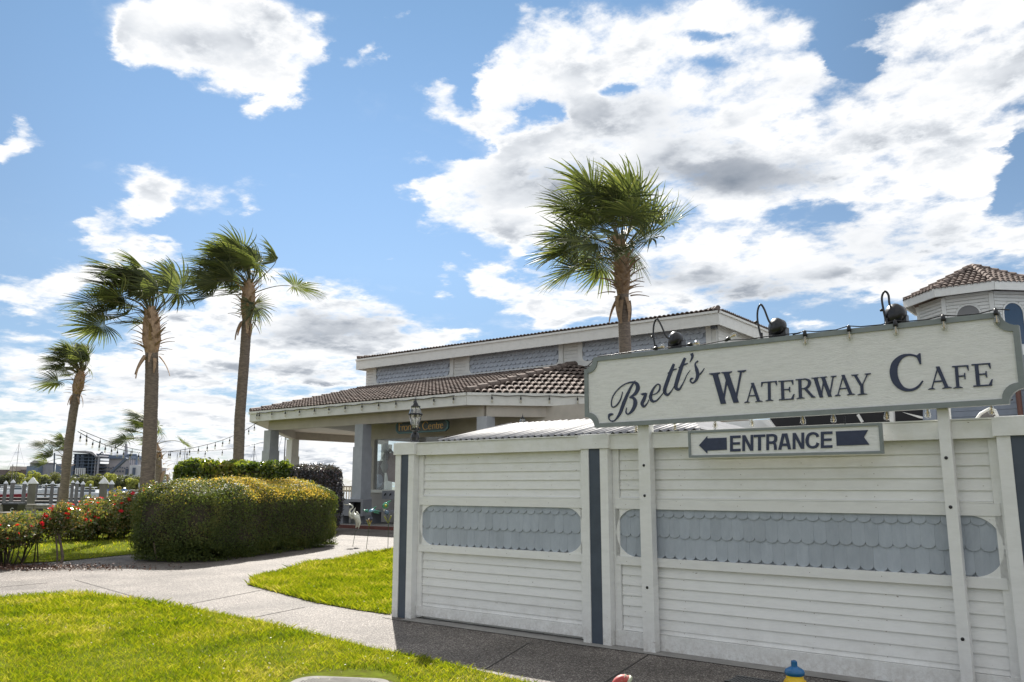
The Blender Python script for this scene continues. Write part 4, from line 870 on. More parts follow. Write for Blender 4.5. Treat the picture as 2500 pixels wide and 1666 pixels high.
# shop sign
sf = thing('shop_sign', tuple(on_y(1032, 1045, YC+.4)), 'dark green hanging shop sign with gold letters ending in Centre under the porch roof', 'sign'); YS2 = YC+.4
def zl_(x, y): return (960+.119*x, 940+.119*y)
o_ = [pl(zl_(*p), YS2) for p in ((55, 870), (60, 820), (110, 745), (1060, 675), (1135, 760), (1130, 880), (1065, 950), (110, 1005), (60, 950))]
cxx, czz = sum(p[0] for p in o_)/9, sum(p[1] for p in o_)/9; i_ = [(cxx+(x-cxx)*.955, czz+(z-czz)*.82) for x, z in o_]
TEAL = mat('teal_paint', (.09, .19, .19), (.07, .15, .15), 5, .5); GREEN = mat('sign_green', (.035, .055, .045), rough=.4); GOLD = mat('gold_leaf', (.62, .36, .10), rough=.35, metal=.3)
B().prism(o_[::-1], YS2+.01, YS2+.06).build('board', GREEN, sf); B().ring(o_, i_, YS2-.012, YS2+.065).build('border', TEAL, sf)
def gword(strs):
    b = B()
    for k, (pts, wd) in enumerate(strs): ribbon(b, [pl(zl_(*p), YS2+.01) for p in pts], [w*.0019 for w in wd], YS2-.002-.0006*k, YS2+.012)
    b.build('letter', GOLD, sf)
def let(x, y, ch, s=1.0):      # x,y = baseline left, heights in the same measured units
    f = lambda u, v: (x+u*s, y-v*s-.085*u*s)
    D_ = {'F': [([f(18, 0), f(18, 150)], [16, 16]), ([f(-4, 150), f(78, 150)], [8, 8]), ([f(18, 82), f(60, 82)], [8, 8])], 'r': [([f(12, 0), f(12, 92)], [15, 15]), ([f(14, 70), f(34, 92), f(52, 84)], [6, 9, 14])],
         'o': [([f(36, 92), f(8, 70), f(8, 22), f(36, 0), f(66, 22), f(66, 70), f(36, 92)], [7, 13, 15, 7, 13, 15, 7])], 'n': [([f(12, 0), f(12, 92)], [15, 15]), ([f(14, 66), f(38, 94), f(60, 78), f(62, 0)], [6, 9, 14, 14])],
         't': [([f(18, 128), f(18, 18), f(36, 0), f(50, 8)], [14, 14, 9, 5]), ([f(-2, 88), f(46, 88)], [7, 7])], '&': [([f(86, 50), f(50, 0), f(12, 12), f(14, 50), f(60, 100), f(50, 145), f(24, 130), f(34, 90), f(86, 4)], [7, 9, 14, 14, 9, 9, 12, 12, 9])],
         'C': [([f(112, 118), f(100, 148), f(60, 160), f(18, 120), f(10, 66), f(34, 12), f(70, 0), f(108, 26)], [8, 10, 10, 18, 20, 14, 9, 6])], 'e': [([f(8, 50), f(60, 56), f(52, 88), f(30, 92), f(8, 66), f(10, 18), f(36, 0), f(62, 20)], [6, 7, 12, 8, 14, 14, 9, 5])]}
    gword(D_[ch])
for x, y, ch in ((108, 945, 'F'), (175, 938, 'r'), (225, 935, 'o'), (300, 930, 'n'), (375, 924, 't'), (470, 918, '&'), (600, 925, 'C'), (722, 912, 'e'), (800, 904, 'n'), (876, 898, 't'), (922, 895, 'r'), (965, 892, 'e')): let(x, y, ch, 1.0 if ch in 'FC&' else .95)
for xx in (230, 935): q = pl(zl_(xx, 700), YS2); B().tube([(q[0], YS2+.03, q[1]-.05), (q[0], YS2+.03, ZS)], .012, 6).build('hanger', BLACK, sf)
# window display
def disp(px, py, Y): q = on_y(px, py, Y); return np.array([q[0], q[1], q[2]])
YD = 25.6; DV = lambda x, y: disp(800+x*.2423, 1020+y*.2423, YD)
tl_ = thing('table_lamp', tuple(DV(580, 700)), 'lamp with pale square shade on stacked round figures in the shop window', 'lamp'); c = DV(580, 520)
k = .2423*depth_k if (depth_k := 34.5/2000) else 0
B().lathe([(.10, DV(0, 560)[2]-c[2]-.02), (.22, DV(0, 500)[2]-c[2]), (.10, DV(0, 445)[2]-c[2]), (.19, DV(0, 425)[2]-c[2]), (.08, DV(0, 385)[2]-c[2]), (.02, DV(0, 360)[2]-c[2])], (c[0], c[1], c[2]), 14).build('base', mat('pale_ceramic', (.35, .33, .30), rough=.4), tl_)
B().lathe([(.24, DV(0, 370)[2]-c[2]), (.17, DV(0, 290)[2]-c[2])], (c[0]-.03, c[1], c[2]), 4).build('shade', mat('lamp_shade', (.5, .46, .38), rough=.7), tl_)
gm = thing('garment', tuple(DV(650, 600)), 'dusty pink garment hanging in the shop window beside the lamp', 'clothing')
pk = mat('pink_cloth', (.42, .25, .22), (.33, .18, .17), 4, .8, .3)
gpoly = [(-.42, .45), (-.33, 1.15), (-.18, 1.22), (.1, 1.2), (.25, 1.1), (.32, .5), (.28, -.1), (-.28, 0)]; c = DV(665, 450)
B().prism([(c[0]+x, c[2]+z-.8) for x, z in gpoly][::-1], YD-.03, YD+.05).build('dress', pk, gm); B().tube([(c[0]+.05, YD, c[2]+.35), (c[0]-.15, YD-.1, c[2]+.55), (c[0]-.3, YD-.1, c[2]+.35), (c[0]-.32, YD-.1, c[2]+.1)], [.03, .06, .06, .02], 6).build('scarf', mat('dark_plume', (.05, .04, .035), rough=.9), gm)
c = DV(565, 640); pt = thing('oval_plate', (c[0], YD-.3, c[2]), 'large blue grey oval platter standing on the window ledge', 'plate'); B().lathe([(.02, 0), (.24, .015), (.30, .04)], (c[0], YD-.3, c[2]), 20, (0, -1, .15)).build('platter', mat('blue_glaze', (.16, .18, .24), rough=.15), pt)
c = DV(530, 620); ea = thing('picture_easel', (c[0], YD-.1, c[2]), 'dark framed picture leaning behind the blue platter', 'picture'); B().box(c[0]-.28, c[0]+.22, YD-.1, YD-.05, c[2]-.5, c[2]+.75).build('board', DARK, ea); B().box(c[0]-.32, c[0]+.26, YD-.05, YD-.0, c[2]-.55, c[2]+.8).build('frame', mat('picture_frame', (.05, .04, .035), rough=.5), ea)
# bench and red stake figure by the pedestal
c = on_y(925, 1215, YC+.3); wb = thing('porch_bench', (c[0], YC+.3, .1), 'grey scroll backed bench against the shop wall under the window', 'bench')
bx('backrest', gp, wb, c[0]-.45, c[0]+1.3, YC+.9, YC+1.0, 1.05, 1.38); bx('seat', gp, wb, c[0]-.5, c[0]+1.4, YC+.2, YC+.9, .55, .63)
for k_ in range(5): B().tube([(c[0]-.3+.3*k_, YC+.88, 1.2), (c[0]-.2+.3*k_, YC+.86, 1.28)], .02, 5).build('scroll', DARK, wb)
for a in (-.45, 1.3): bx('leg', gp, wb, c[0]+a-.04, c[0]+a+.04, YC+.25, YC+.85, .1, .56)
# ---------------------------------------------------------------- cupola building on the right
cc = at_d(2428, 1186, 27.0); cx0, cy0 = cc[0], cc[1]; Re = 2.25
cup = thing('cupola_tower', (cx0, cy0, 0), 'octagonal white cupola with tiled roof and arched windows over grey sided walls', 'building')
view = math.atan2(cy0, cx0)+math.pi        # direction from the cupola to the camera
def oct_(R, z, ph=0): return [np.array([cx0+R*math.cos(view+rad(-31+45*i+ph)), cy0+R*math.sin(view+rad(-31+45*i+ph)), z]) for i in range(8)]
zt = at_d(2307, 708, 25.3)[2]+.42; ap = np.array([cx0, cy0, at_d(2385, 640, 27)[2]+.2]); eo = oct_(Re, zt); wo = oct_(Re*.80, zt)
tile_n[0] = 0
for i in range(8):
    a, b = eo[i], eo[(i+1) % 8]; vis = np.dot((a+b)/2-ap, -cc) > -2
    if vis: tiles(cup, a, b, [ap], .185, .29, TILE, TILED, 260); hip_caps(cup, a, ap, TILE, .085, .30)
    else: B().add([a, b, ap], [(0, 1, 2)]).build('roof_deck', TILED, cup)
    B().beam(a+np.array([0, 0, -.12]), b+np.array([0, 0, -.12]), .06, .28).build('fascia', WHITE2, cup)
    wa, wb_ = wo[i], wo[(i+1) % 8]; u = (wb_-wa)/np.linalg.norm(wb_-wa); n_ = np.array([u[1], -u[0], 0]); n_ = n_ if np.dot(n_, (wa+wb_)/2-np.array([cx0, cy0, zt])) > 0 else -n_
    B().beam((*wa[:2], zt-4), (*wa[:2], zt-.26), .13, .13).build('corner_board', WHITE2, cup)
    B().add([(*wa[:2], zt-4.2), (*wb_[:2], zt-4.2), (*wb_[:2], zt-.2), (*wa[:2], zt-.2)], [(0, 1, 2, 3)]).build('wall', WHITE2, cup)
    if vis:
        hasw = i != 7; L_ = np.linalg.norm(wb_-wa); wc = L_/2; wr = .33; za = zt-.92    # arched opening: springing height
        for z in np.arange(zt-2.1, zt-.3, .112):
            zc = z+.05
            hw = 0 if (zc > za+wr+.07 or not hasw) else (wr+.07 if zc < za else math.sqrt(max(0, (wr+.07)**2-(zc-za)**2)))
            segs = [(.07, L_-.07)] if hw == 0 else [(.07, wc-hw), (wc+hw, L_-.07)]
            for s0, s1 in segs: B().obox(wa*0+np.array([*(wa+u*(s0+s1)/2)[:2], zc])+n_*.015, u*(s1-s0)/2, n_*.026, (0, 0, .046)).build('clapboard', WHITE2, cup)
        if not hasw: continue
        arc = [(wr*math.cos(t), wr*math.sin(t)) for t in np.linspace(0, math.pi, 13)]
        pts = [(wr, -1.0)]+arc+[(-wr, -1.0)]; P3 = lambda x, z, o: wa*0+np.array([*(wa+u*(wc+x))[:2], za+z])+n_*o
        gm_ = mat('louvre_grey', (.22, .22, .22), rough=.7) if i == 0 else mat('blue_glass', (.03, .07, .13), rough=.08)
        win = B().add([P3(x, z, .02) for x, z in pts], [tuple(range(len(pts)))]).build('window', gm_, cup)
        f_ = B()
        po = [(x*1.16, z*1.16 if z > 0 else z) for x, z in pts]; n2 = len(pts)
        for q in range(n2-1): f_.add([P3(*pts[q], .045), P3(*pts[q+1], .045), P3(*po[q+1], .045), P3(*po[q], .045), P3(*pts[q], .01), P3(*pts[q+1], .01), P3(*po[q+1], .01), P3(*po[q], .01)], [(0, 1, 2, 3), (0, 4, 5, 1), (3, 2, 6, 7)])
        f_.build('frame', WHITE2, win)
ann_x0 = on_y(2288, 1010, 17.5)[0]
BLUEW = mat('blue_grey_siding', (.27, .31, .37), (.23, .265, .32), 4, .55)
cup2 = cup
B().box(ann_x0, 4, 17.6, cy0+3, 0, 3.95).build('lower_wall', BLUEW, cup2)
for z in np.arange(2.0, 3.9, .11): bx('clapboard', BLUEW, cup2, ann_x0+.22, 4, 17.56, 17.6, z, z+.104)
bx('corner_board', WHITE2, cup2, ann_x0-.02, ann_x0+.14, 17.50, 17.62, 0, 3.95)
dx_ = on_y(2491, 1010, 17.4)[0]; B().tube([(dx_, 17.42, 0), (dx_, 17.42, 3.9)], .045, 8).build('downspout', mat('rusty_brown', (.16, .07, .05), rough=.5), cup2)
# ---------------------------------------------------------------- kiosk roof behind the fence
YK = 10.6
k0, k1 = on_y(1066, 1078, YK), on_y(1712, 1046, YK); zk = (k0[2]+k1[2])/2; zr = on_y(1300, 1032, YK+2.1)[2]
METAL = mat('corrugated_metal', (.28, .28, .29), (.20, .20, .21), 3, .55, spec=.3)
kio = thing('kiosk', ((k0[0]+k1[0])/2, YK+1.5, 0), 'low kiosk with pale corrugated metal roof just behind the white fence', 'kiosk')
xa, xb = k0[0], k1[0]; rx0, rx1 = on_y(1227, 1033, YK+2.1)[0], xb-1.2; n = int((xb-xa)/.035); vs, fs = [], []
for i in range(n+1):
    x = xa+(xb-xa)*i/n; t = 0.0
    tp = min(1, (x-xa)/max(rx0-xa, .01), (xb-x)/max(xb-rx1, .01)); dz = .022*math.sin(2*math.pi*(x-xa)/.13)
    vs += [(x, YK, zk+dz), (x, YK+2.1*tp, zk+(zr-zk)*tp+dz), (x, YK, zk+dz-.006)]
for i in range(n): fs += [(3*i, 3*i+3, 3*i+4, 3*i+1), (3*i+2, 3*i+5, 3*i+3, 3*i)]
b = B(); b.add(vs, fs, True); b.build('roof', METAL, kio)
b = B(); b.add([(xa, YK, zk), (xa, YK+4.2, zk), (rx0, YK+2.1, zr)], [(0, 1, 2)]); b.add([(xa, YK+4.2, zk), (xb, YK+4.2, zk), (rx1, YK+2.1, zr), (rx0, YK+2.1, zr)], [(0, 1, 2, 3)]); b.add([(xb, YK, zk), (xb, YK+4.2, zk), (rx1, YK+2.1, zr)], [(0, 1, 2)]); b.build('rear_roof', METAL, kio)
bx('fascia', INLAY, kio, xa+.1, xb-.05, YK+.04, YK+.09, zk-.22, zk-.03); bx('wall', INLAY, kio, xa+.4, xb-.4, YK+.4, YK+3.8, 0, zk-.1)
q = on_y(1276, 1010, YK+3.2); lantern((q[0], q[1], q[2]-.47), .55, 'small black lantern whose finial shows above the metal kiosk roof', True)
B().tube([(q[0], q[1], 0), (q[0], q[1], q[2]-.45)], .04, 10).build('lamp_post', BLACK, None, None, (q[0], q[1], 0)); tag(bpy.data.objects['lamp_post'], 'slim black lamp post hidden behind the kiosk roof, carrying the small lantern', 'lamp post')
# dark covered terrace and white gable glimpsed between the two signs
YT = 14.0
tr = thing('covered_terrace', (on_y(1950, 1040, YT)[0], YT, 0), 'dark covered terrace with white gable edge glimpsed between the two sign boards', 'pergola')
def tq(x, y, Y=YT): q = on_y(*z6(x, y), Y); return (q[0], q[2])
def tq7(x, y, Y=YT): q = on_y(*z7(x, y), Y); return (q[0], q[2])
B().prism([tq(1200, 985), tq(2400, 985), tq(2400, 800), tq(1330, 870), tq(1180, 900)], YT+.5, YT+.6).build('gable_wall', WHITE2, tr)
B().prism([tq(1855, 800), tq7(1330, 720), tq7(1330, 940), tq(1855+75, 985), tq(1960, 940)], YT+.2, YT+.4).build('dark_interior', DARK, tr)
B().prism([tq(1840, 870), tq(1900, 860), tq(1990, 945), tq(1950, 955)], YT, YT+.1).build('rafter', WHITE2, tr)
B().prism([tq7(1090, 800), tq7(1310, 850), tq7(1315, 870), tq7(1270, 865)], YT-.1, YT).build('fascia', WHITE2, tr)
B().prism([tq7(975, 760), tq7(1018, 760), tq7(1028, 960), tq7(985, 960)], YT-.2, YT-.1).build('post', WHITE2, tr); B().prism([tq7(1312, 740), tq7(1445, 740), tq7(1450, 960), tq7(1312, 960)], YT-.1, YT+.15).build('side_wall', BLUEW, tr)
B().beam((*[tq7(600, 820)[0], YT+.1], tq7(600, 820)[1]), (*[tq7(650, 900)[0], YT+.1], tq7(650, 900)[1]), .04, .04).build('brace', WHITE2, tr)
# curved white vent hood at the far right
q0 = on_y(*z7(1835, 900), 9.5); q1 = on_y(*z7(1900, 815), 9.5); q2 = on_y(*z7(1990, 765), 9.5); q3 = on_y(*z7(2050, 780), 9.5); q4 = on_y(*z7(2080, 850), 9.5)
vh = thing('awning_hoop', tuple(q2*[1, 1, 0]), 'white curved canopy hoop rising behind the right end of the fence', 'awning')
B().tube([q0+np.array([-.02, 0, -.9]), q0, q1, q2, q3, q4, q4+np.array([.02, 0, -.9])], .016, 8).build('hoop', WHITE2, vh)
B().add([q0+np.array([0, .05, -.5]), q0+[0, .05, 0], q1+[0, .05, 0], q2+[0, .05, 0], q3+[0, .05, 0], q4+[0, .05, 0], q4+np.array([0, .05, -.5])], [(0, 1, 2, 3, 4, 5, 6)]).build('canvas', mat('grey_canvas', (.16, .155, .155), rough=.9, spec=.1), vh)
# ---------------------------------------------------------------- palms
FROND = leaf_mat('palm_leaflets', [(.065, .08, .05), (.095, .115, .062), (.135, .155, .075), (.21, .21, .11)], .55, .34, .22, tint=(1.5, 1.6, .6))
PETI = mat('palm_petiole', (.10, .12, .04), (.14, .11, .05), 6, .5); BARK = mat('palm_bark', (.29, .235, .19), (.15, .12, .10), 7, .85, .8, (1, 1, 4), bscale=28)
BOOT = mat('palm_boot', (.46, .32, .20), (.26, .17, .11), 9, .75, .5, vary=.25)
WIND = -RT*1.0 + FH*.1 + np.array([0, 0, .0]); WIND /= np.linalg.norm(WIND)
def boot_mesh():
    b = B(); n = 6
    for i in range(n+1):
        t = i/n; w = .052*(1-t*.65); z = .34*t; y = -.10*t*t-.02*t; h = .02*(1-t*.6)
        b.v += [(-w, y, z), (0, y-h, z), (w, y, z), (0, y+h*.3, z)]
    for i in range(n):
        for k in range(4): b.f.append((i*4+k, i*4+(k+1) % 4, (i+1)*4+(k+1) % 4, (i+1)*4+k)); b.sm.append(False)
    b.f += [(3, 2, 1, 0), (n*4, n*4+1, n*4+2, n*4+3)]; b.sm += [False, False]
    me = bpy.data.meshes.new('leaf_base'); me.from_pydata(b.v, [], b.f); me.materials.append(BOOT); return me
BOOTM = boot_mesh()
def frond(parent, base, d, L, R, wind, r_, droop=.3, wb=.55, n=38, fold=0.0, pw=.3):
    base = np.array(base); d = np.array(d)/np.linalg.norm(d); pts = [base]; p = base.copy(); cur = d.copy(); S = 8
    for i in range(S):
        t = (i+1)/S; cur = cur + WIND*wind*pw*t/S*3 - np.array([0, 0, 1])*droop*t/S*2; cur /= np.linalg.norm(cur); p = p+cur*L/S; pts.append(p.copy())
    side = np.cross(cur, (0, 0, 1.0)); side = side/(np.linalg.norm(side)+1e-6)
    tilt = r_.normal(0, .5); nrm = np.cross(side, cur); side = side*math.cos(tilt)+nrm*math.sin(tilt); nrm = np.cross(side, cur)
    vs, fs = [], []
    seg = 6
    for i in range(n):
        a = (i/(n-1)*2-1); ang = a*rad(128); q0 = p+cur*.22*R*(1-abs(a))**1.2; d0 = cur*math.cos(ang)+side*math.sin(ang)+nrm*(.22*abs(a)+fold*.2)+WIND*wb*wind
        ln = R*(.70+.30*math.cos(ang*.6))*r_.uniform(.80, 1.10); w0 = R*math.radians(264/n)*.43; q = q0.copy(); dd = d0/np.linalg.norm(d0); gw = r_.uniform(.75, 1.25); j = len(vs); jit = r_.normal(0, .05, 3)
        for k in range(seg+1):
            t = k/seg; wdt = w0*min(t/.42+.05, 1)*(1 if t < .42 else max(.0, 1-(t-.42)/.60)**.9)*.5*ln/R+.002
            wv = np.cross(nrm, dd); wv /= np.linalg.norm(wv)+1e-6; sgn = .35 if i % 2 else -.35
            vs += [q-wv*wdt, q+wv*wdt+nrm*wdt*sgn]
            dd = dd + WIND*wind*gw*.20*t + jit*t*1.6 - np.array([0, 0, 1])*(.05+.14*t)*t*(1.2-wind*.5)*1.0; dd /= np.linalg.norm(dd); q = q+dd*ln/seg
        fs += [(j+2*k, j+2*k+1, j+2*k+3, j+2*k+2) for k in range(seg)]
    o = mesh_np('frond', vs, fs, FROND, parent); b = B(); b.tube(pts, [.026, .023, .020, .018, .016, .015, .014, .013, .012], 5, False); b.build('petiole', PETI, o); return o
def palm(trunk_px, org, depth, r0, s, label, nf=28, seed=1, lean=None, specials=(), zmin=-.1, elmin=-10, wind=1.0, boots=46, trunk_boots=False, skip=.1):
    """trunk_px: photo columns up the trunk; org: photo pixel where the fronds start; s: frond size"""
    r_ = np.random.default_rng(seed); base = ground_at(trunk_px[0][0]*K, depth, zmin)
    t = thing('palm_tree', base, label, 'palm tree', 'palm trees blown by the wind')
    pts = [base]+[at_d(x*K, y*K, depth) for x, y in trunk_px[1:]]+[at_d(org[0]*K, org[1]*K, depth)]
    P = []; m = len(pts)
    for i in range(m-1):
        for k in range(10): u = k/10; P.append(pts[i]*(1-u)+pts[i+1]*u)
    P.append(pts[-1]); n = len(P); rr = [r0*(1.25-.25*min(1, i/(n*.12)))*(1-.18*i/n)*(1+r_.uniform(-.02, .02)) for i in range(n)]
    b = B(); Q, R_ = [], []
    for i in range(n-1):
        for k in range(4): u = k/4; Q.append(P[i]*(1-u)+P[i+1]*u); R_.append(rr[i]*(1+(.02 if k % 2 else -.012)))
    b.tube(Q, R_, 14).build('trunk', BARK, t)
    org3 = P[-1]; ax = (P[-1]-P[-6]); ax /= np.linalg.norm(ax)
    B().lathe([(r0*.8, -.9*s), (r0*1.25, -.5*s), (r0*1.1, 0), (r0*.5, .35*s)], org3, 12, ax).build('crown_shaft', BOOT, t)
    for i in range(boots):
        f = i/boots; a = i*2.399+r_.uniform(-.2, .2); h = (-1.0+1.15*f)*s if not trunk_boots else (-1.7+1.9*f)*s; rad_ = r0*(.85+.35*math.sin(math.pi*min(f+.15, 1)))
        c, sn = math.cos(a), math.sin(a); pos = org3+ax*h+np.array([c, sn, 0])*rad_
        out = np.array([c, sn, 0]); tilt = rad(75-60*f)+r_.uniform(-.25, .25)
        if f < .12: tilt = rad(145)+r_.uniform(-.35, .35)
        z = np.array([0, 0, 1])*math.cos(tilt)+out*math.sin(tilt); y = -out*math.cos(tilt)+np.array([0, 0, 1])*math.sin(tilt); x = np.cross(y, z)
        M = Matrix((x, -y*-1, z)).transposed().to_4x4(); copy_part(BOOTM, 'leaf_base', t, Matrix.Translation(V(pos)) @ M @ Matrix.Scale(s*r_.uniform(.75, 1.25)*(r_.uniform(1.0, 1.6) if f < .12 else .95), 4))
    ctr = org3+ax*.25*s
    for i in range(nf):
        f = (i+.5)/nf; el = rad(82-(82-elmin)*f**1.15)+r_.uniform(-.12, .12); az = i*2.399+r_.uniform(-.3, .3)
        d = np.array([math.cos(az)*math.cos(el), math.sin(az)*math.cos(el), math.sin(el)])
        if el < rad(38) and d@(-WIND) > skip: continue           # windward low fronds are pushed up and over
        lee = d@WIND
        frond(t, org3+ax*.1*s+d*.06, d, s*r_.uniform(.75, 1.35)*(1.0 if lee > 0 else .85), s*r_.uniform(.78, 1.0), wind*(.75 if lee > .3 else 1.05)*r_.uniform(.8, 1.2), r_, .25+.3*f)
    for (dx_, dz_, L, R, wd, dr) in specials:                  # fronds picked out in the photograph: (towards the right, up)
        frond(t, org3-ax*.15*s, RT*dx_+np.array([0, 0, dz_])-FH*.15, L, R, wd, r_, dr, n=44)
    return t
palm([(1444, 1100), (1437, 810), (1432, 690)], (1428, 588), 26, .205, 1.5, 'solitary tall palm with a dense wind swept crown standing behind the cafe sign', 40, 3, specials=[(-1, .35, 1.5, 1.25, .5, 1.0), (-1, .55, 1.6, 1.2, .5, .55)], elmin=4, boots=60, skip=.8, wind=.55)
palm([(340, 1120), (345, 1000), (349, 870)], (348, 735), 27.2, .235, 1.30, 'thickest palm at left, its trunk rising from the red flowering shrubs', 40, 11, specials=[(-1, .25, 1.5, 1.2, .6, .55), (-1, .45, 1.5, 1.25, .6, .35), (-.6, .2, .5, .7, .8, .3)], elmin=16, wind=1.5)
palm([(549, 1064), (551, 960), (562, 820)], (572, 668), 29.8, .205, 1.22, 'tallest palm at left, behind the hedges, with one frond reaching out to the right', 38, 23, specials=[(-1, .3, 1.5, 1.25, .7, .45), (-1, .1, 1.3, 1.15, .6, .35), (1, .42, 1.75, 1.15, .0, .5), (.7, -.5, .4, .9, .2, .8)], elmin=14, wind=1.5)
palm([(148, 1170), (158, 1020), (168, 950), (176, 905)], (184, 866), 28.5, .15, .72, 'leftmost palm with a crooked trunk beside the docks', 32, 31, specials=[(-1, .1, .7, .8, .7, .5)], elmin=18, boots=40, wind=1.6)
palm([(372, 1120), (364, 1060), (357, 1030)], (352, 1018), 46, .19, 1.15, 'shorter distant palm half hidden behind the thickest trunk', 17, 41, specials=[(1, .45, 1.7, .8, -.1, .7)], elmin=0, boots=44, trunk_boots=True, zmin=0, wind=1.4)
palm([(152, 1160), (151, 1100)], (150, 1056), 56, .2, 1.15, 'small distant palm half hidden behind the leftmost crooked trunk', 17, 53, elmin=-15, boots=14, zmin=0, wind=1.4)
# ---------------------------------------------------------------- hedges and shrubs
def leaf_cloud(name, pts, nrm, size, m_, parent, aspect=.5, bias=.6, r_=rng, fold=.25):
    n = len(pts); rv = r_.normal(0, 1, (n, 3)); nn = nrm*bias+rv*(1-bias)*.8; nn /= np.linalg.norm(nn, axis=1)[:, None]
    t = np.cross(nn, r_.normal(0, 1, (n, 3))); t /= np.linalg.norm(t, axis=1)[:, None]; b = np.cross(nn, t); s = size*r_.uniform(.65, 1.35, n)[:, None]
    v = np.stack([pts-t*s*.5, pts+b*s*aspect*.5+nn*s*fold*.3, pts+t*s*.5, pts-b*s*aspect*.5+nn*s*fold*.3], 1).reshape(-1, 3)
    i = np.arange(n)*4; return mesh_np(name, v, np.stack([i, i+1, i+2, i+3], 1), m_, parent, 'stuff')
def lump(p, f, a): return a*(np.sin(p[:, 0]*f+1.3)*np.sin(p[:, 1]*f*1.13+.7)+.6*np.sin(p[:, 2]*f*1.4+p[:, 0]*f*.6)+.5*np.sin(p[:, 1]*f*2.3+p[:, 2]*f*1.9))
def super_pts(n, hx, hy, hz, pw, r_):
    q = r_.uniform(-1, 1, (n, 3)); f = r_.integers(0, 3, n); areas = np.array([hy*hz, hx*hz, hx*hy]); f = r_.choice(3, n, p=areas/areas.sum()); q[np.arange(n), f] = np.sign(q[np.arange(n), f])
    k = (np.abs(q)**pw).sum(1)**(1/pw); q = q/k[:, None]; g_ = np.sign(q)*np.abs(q)**(pw-1)/np.array([hx, hy, hz]); g_ /= np.linalg.norm(g_, axis=1)[:, None]; return q*[hx, hy, hz], g_
def pinch(q, L, at):          # a dip in the clipped top and sides where two bushes meet
    if at is None: return q
    k = np.exp(-((q[:, 0]-at*L)/.32)**2); q = q.copy(); q[:, 1] *= (1-.10*k)*(1-.34*np.clip((q[:, 2]-.22)/.62, 0, 1)**2); q[:, 0] *= 1-.05*np.clip((q[:, 2]-.3)/.6, 0, 1)**2; q[:, 2] -= .16*k*(q[:, 2] > 0)*np.abs(q[:, 2]); return q
def hedge(name, a, b, w, h, z0, m_, size, n, label, cat, pw=6, amp=.05, jit=.10, core=None, aspect=.5, ends=None, fr=3.0, gap=0, bias=.6, dip=None):
    a, b = np.array([*a, 0.]), np.array([*b, 0.]); L = np.linalg.norm(b-a); u = (b-a)/L; v = np.array([-u[1], u[0], 0]); c = (a+b)/2+np.array([0, 0, z0+(h-z0)/2]); hz = (h-z0)/2
    t = thing(name, (*c[:2], 0), label, cat); r_ = np.random.default_rng(int(abs(a[0])*10)+3)
    p, g_ = super_pts(n, L/2, w/2, hz, pw, r_); p = p+g_*(lump(p, fr, amp)[:, None])-g_*np.abs(r_.normal(0, jit, n))[:, None]+g_*r_.exponential(.018, n)[:, None]
    if ends: sc_ = 1+(p[:, 0]/L*2)*ends; p[:, 2] = (p[:, 2]+hz)*sc_-hz; p[:, 1] *= (1+(p[:, 0]/L*2)*ends*.4)
    if gap:
        keep = ~((p[:, 2] < -hz+gap) & (r_.random(n) < .85)); p, g_ = p[keep], g_[keep]
    p = pinch(p, L, dip)
    bare = lump(p+7.3, fr*1.7, 1.0)+r_.normal(0, .25, len(p)); kp = ~((bare > .95) & (p[:, 2] < hz*.5) & (r_.random(len(p)) < .85)); p, g_ = p[kp], g_[kp]
    W = lambda q: q[:, :1]*u+q[:, 1:2]*v+q[:, 2:]*np.array([0, 0, 1]); leaf_cloud('foliage', W(p)+c, W(g_), size, m_, t, aspect, bias, r_)
    bm = B(); nu, nv = 28, 14; vs = []; q = []
    for i in range(nu):
        for j in range(nv):
            th = 2*math.pi*i/nu; ph = math.pi*j/(nv-1)-math.pi/2; e = 2/pw; sp = lambda x: math.copysign(abs(x)**e, x); q.append((sp(math.cos(th))*sp(math.cos(ph)), sp(math.sin(th))*sp(math.cos(ph)), sp(math.sin(ph))))
    q = np.array(q)*[L/2-jit*1.6, w/2-jit*1.6, hz-jit*1.4]; q = q+lump(q, fr, amp)[:, None]*q/np.linalg.norm(q, axis=1)[:, None]
    if ends: sc_ = 1+(q[:, 0]/L*2)*ends; q[:, 2] = (q[:, 2]+hz)*sc_-hz; q[:, 1] *= (1+(q[:, 0]/L*2)*ends*.4)
    q = W(pinch(q, L, dip))+c; bm.add(q, [(i*nv+j, ((i+1) % nu)*nv+j, ((i+1) % nu)*nv+j+1, i*nv+j+1) for i in range(nu) for j in range(nv-1)], True); bm.build('branches', core or TWIG, t)
    tb = B()
    for k in range(int(L*3)): x0_ = a+u*(L*(k+.5)/int(L*3))+v*r_.uniform(-.18, .18)*w; tb.tube([x0_, x0_+np.array([r_.normal(0, .12), r_.normal(0, .12), z0+.35])], .018, 5, False)
    for k in range(int(L*16)):            # bare twigs fanning out near the faces
        s_ = r_.choice([-1, 1]); x0_ = a+u*L*r_.uniform(.08, .92)+v*s_*w*r_.uniform(.25, .40)+np.array([0, 0, z0+(h-z0)*r_.uniform(.08, .55)]); d_ = v*s_*r_.uniform(.05, .22)*w/2.3+u*r_.normal(0, .22)+np.array([0, 0, r_.uniform(.15, .5)])
        tb.tube([x0_, x0_+d_*.5+r_.normal(0, .02, 3), x0_+d_], [.007, .005, .003], 4, False)
    tb.build('stems', PALETWIG, t)['kind'] = 'stuff'; return t
TWIG = mat('twigs', (.085, .062, .045), (.03, .03, .016), 14, .95, .9, bscale=40)
PALETWIG = mat('pale_twigs', (.20, .15, .11), (.11, .08, .06), 14, .9)
HEDGE = leaf_mat('hedge_leaves', [(.05, .075, .022), (.08, .115, .032), (.115, .145, .042), (.17, .17, .055)], .5, .4, .3, noise=1.6)
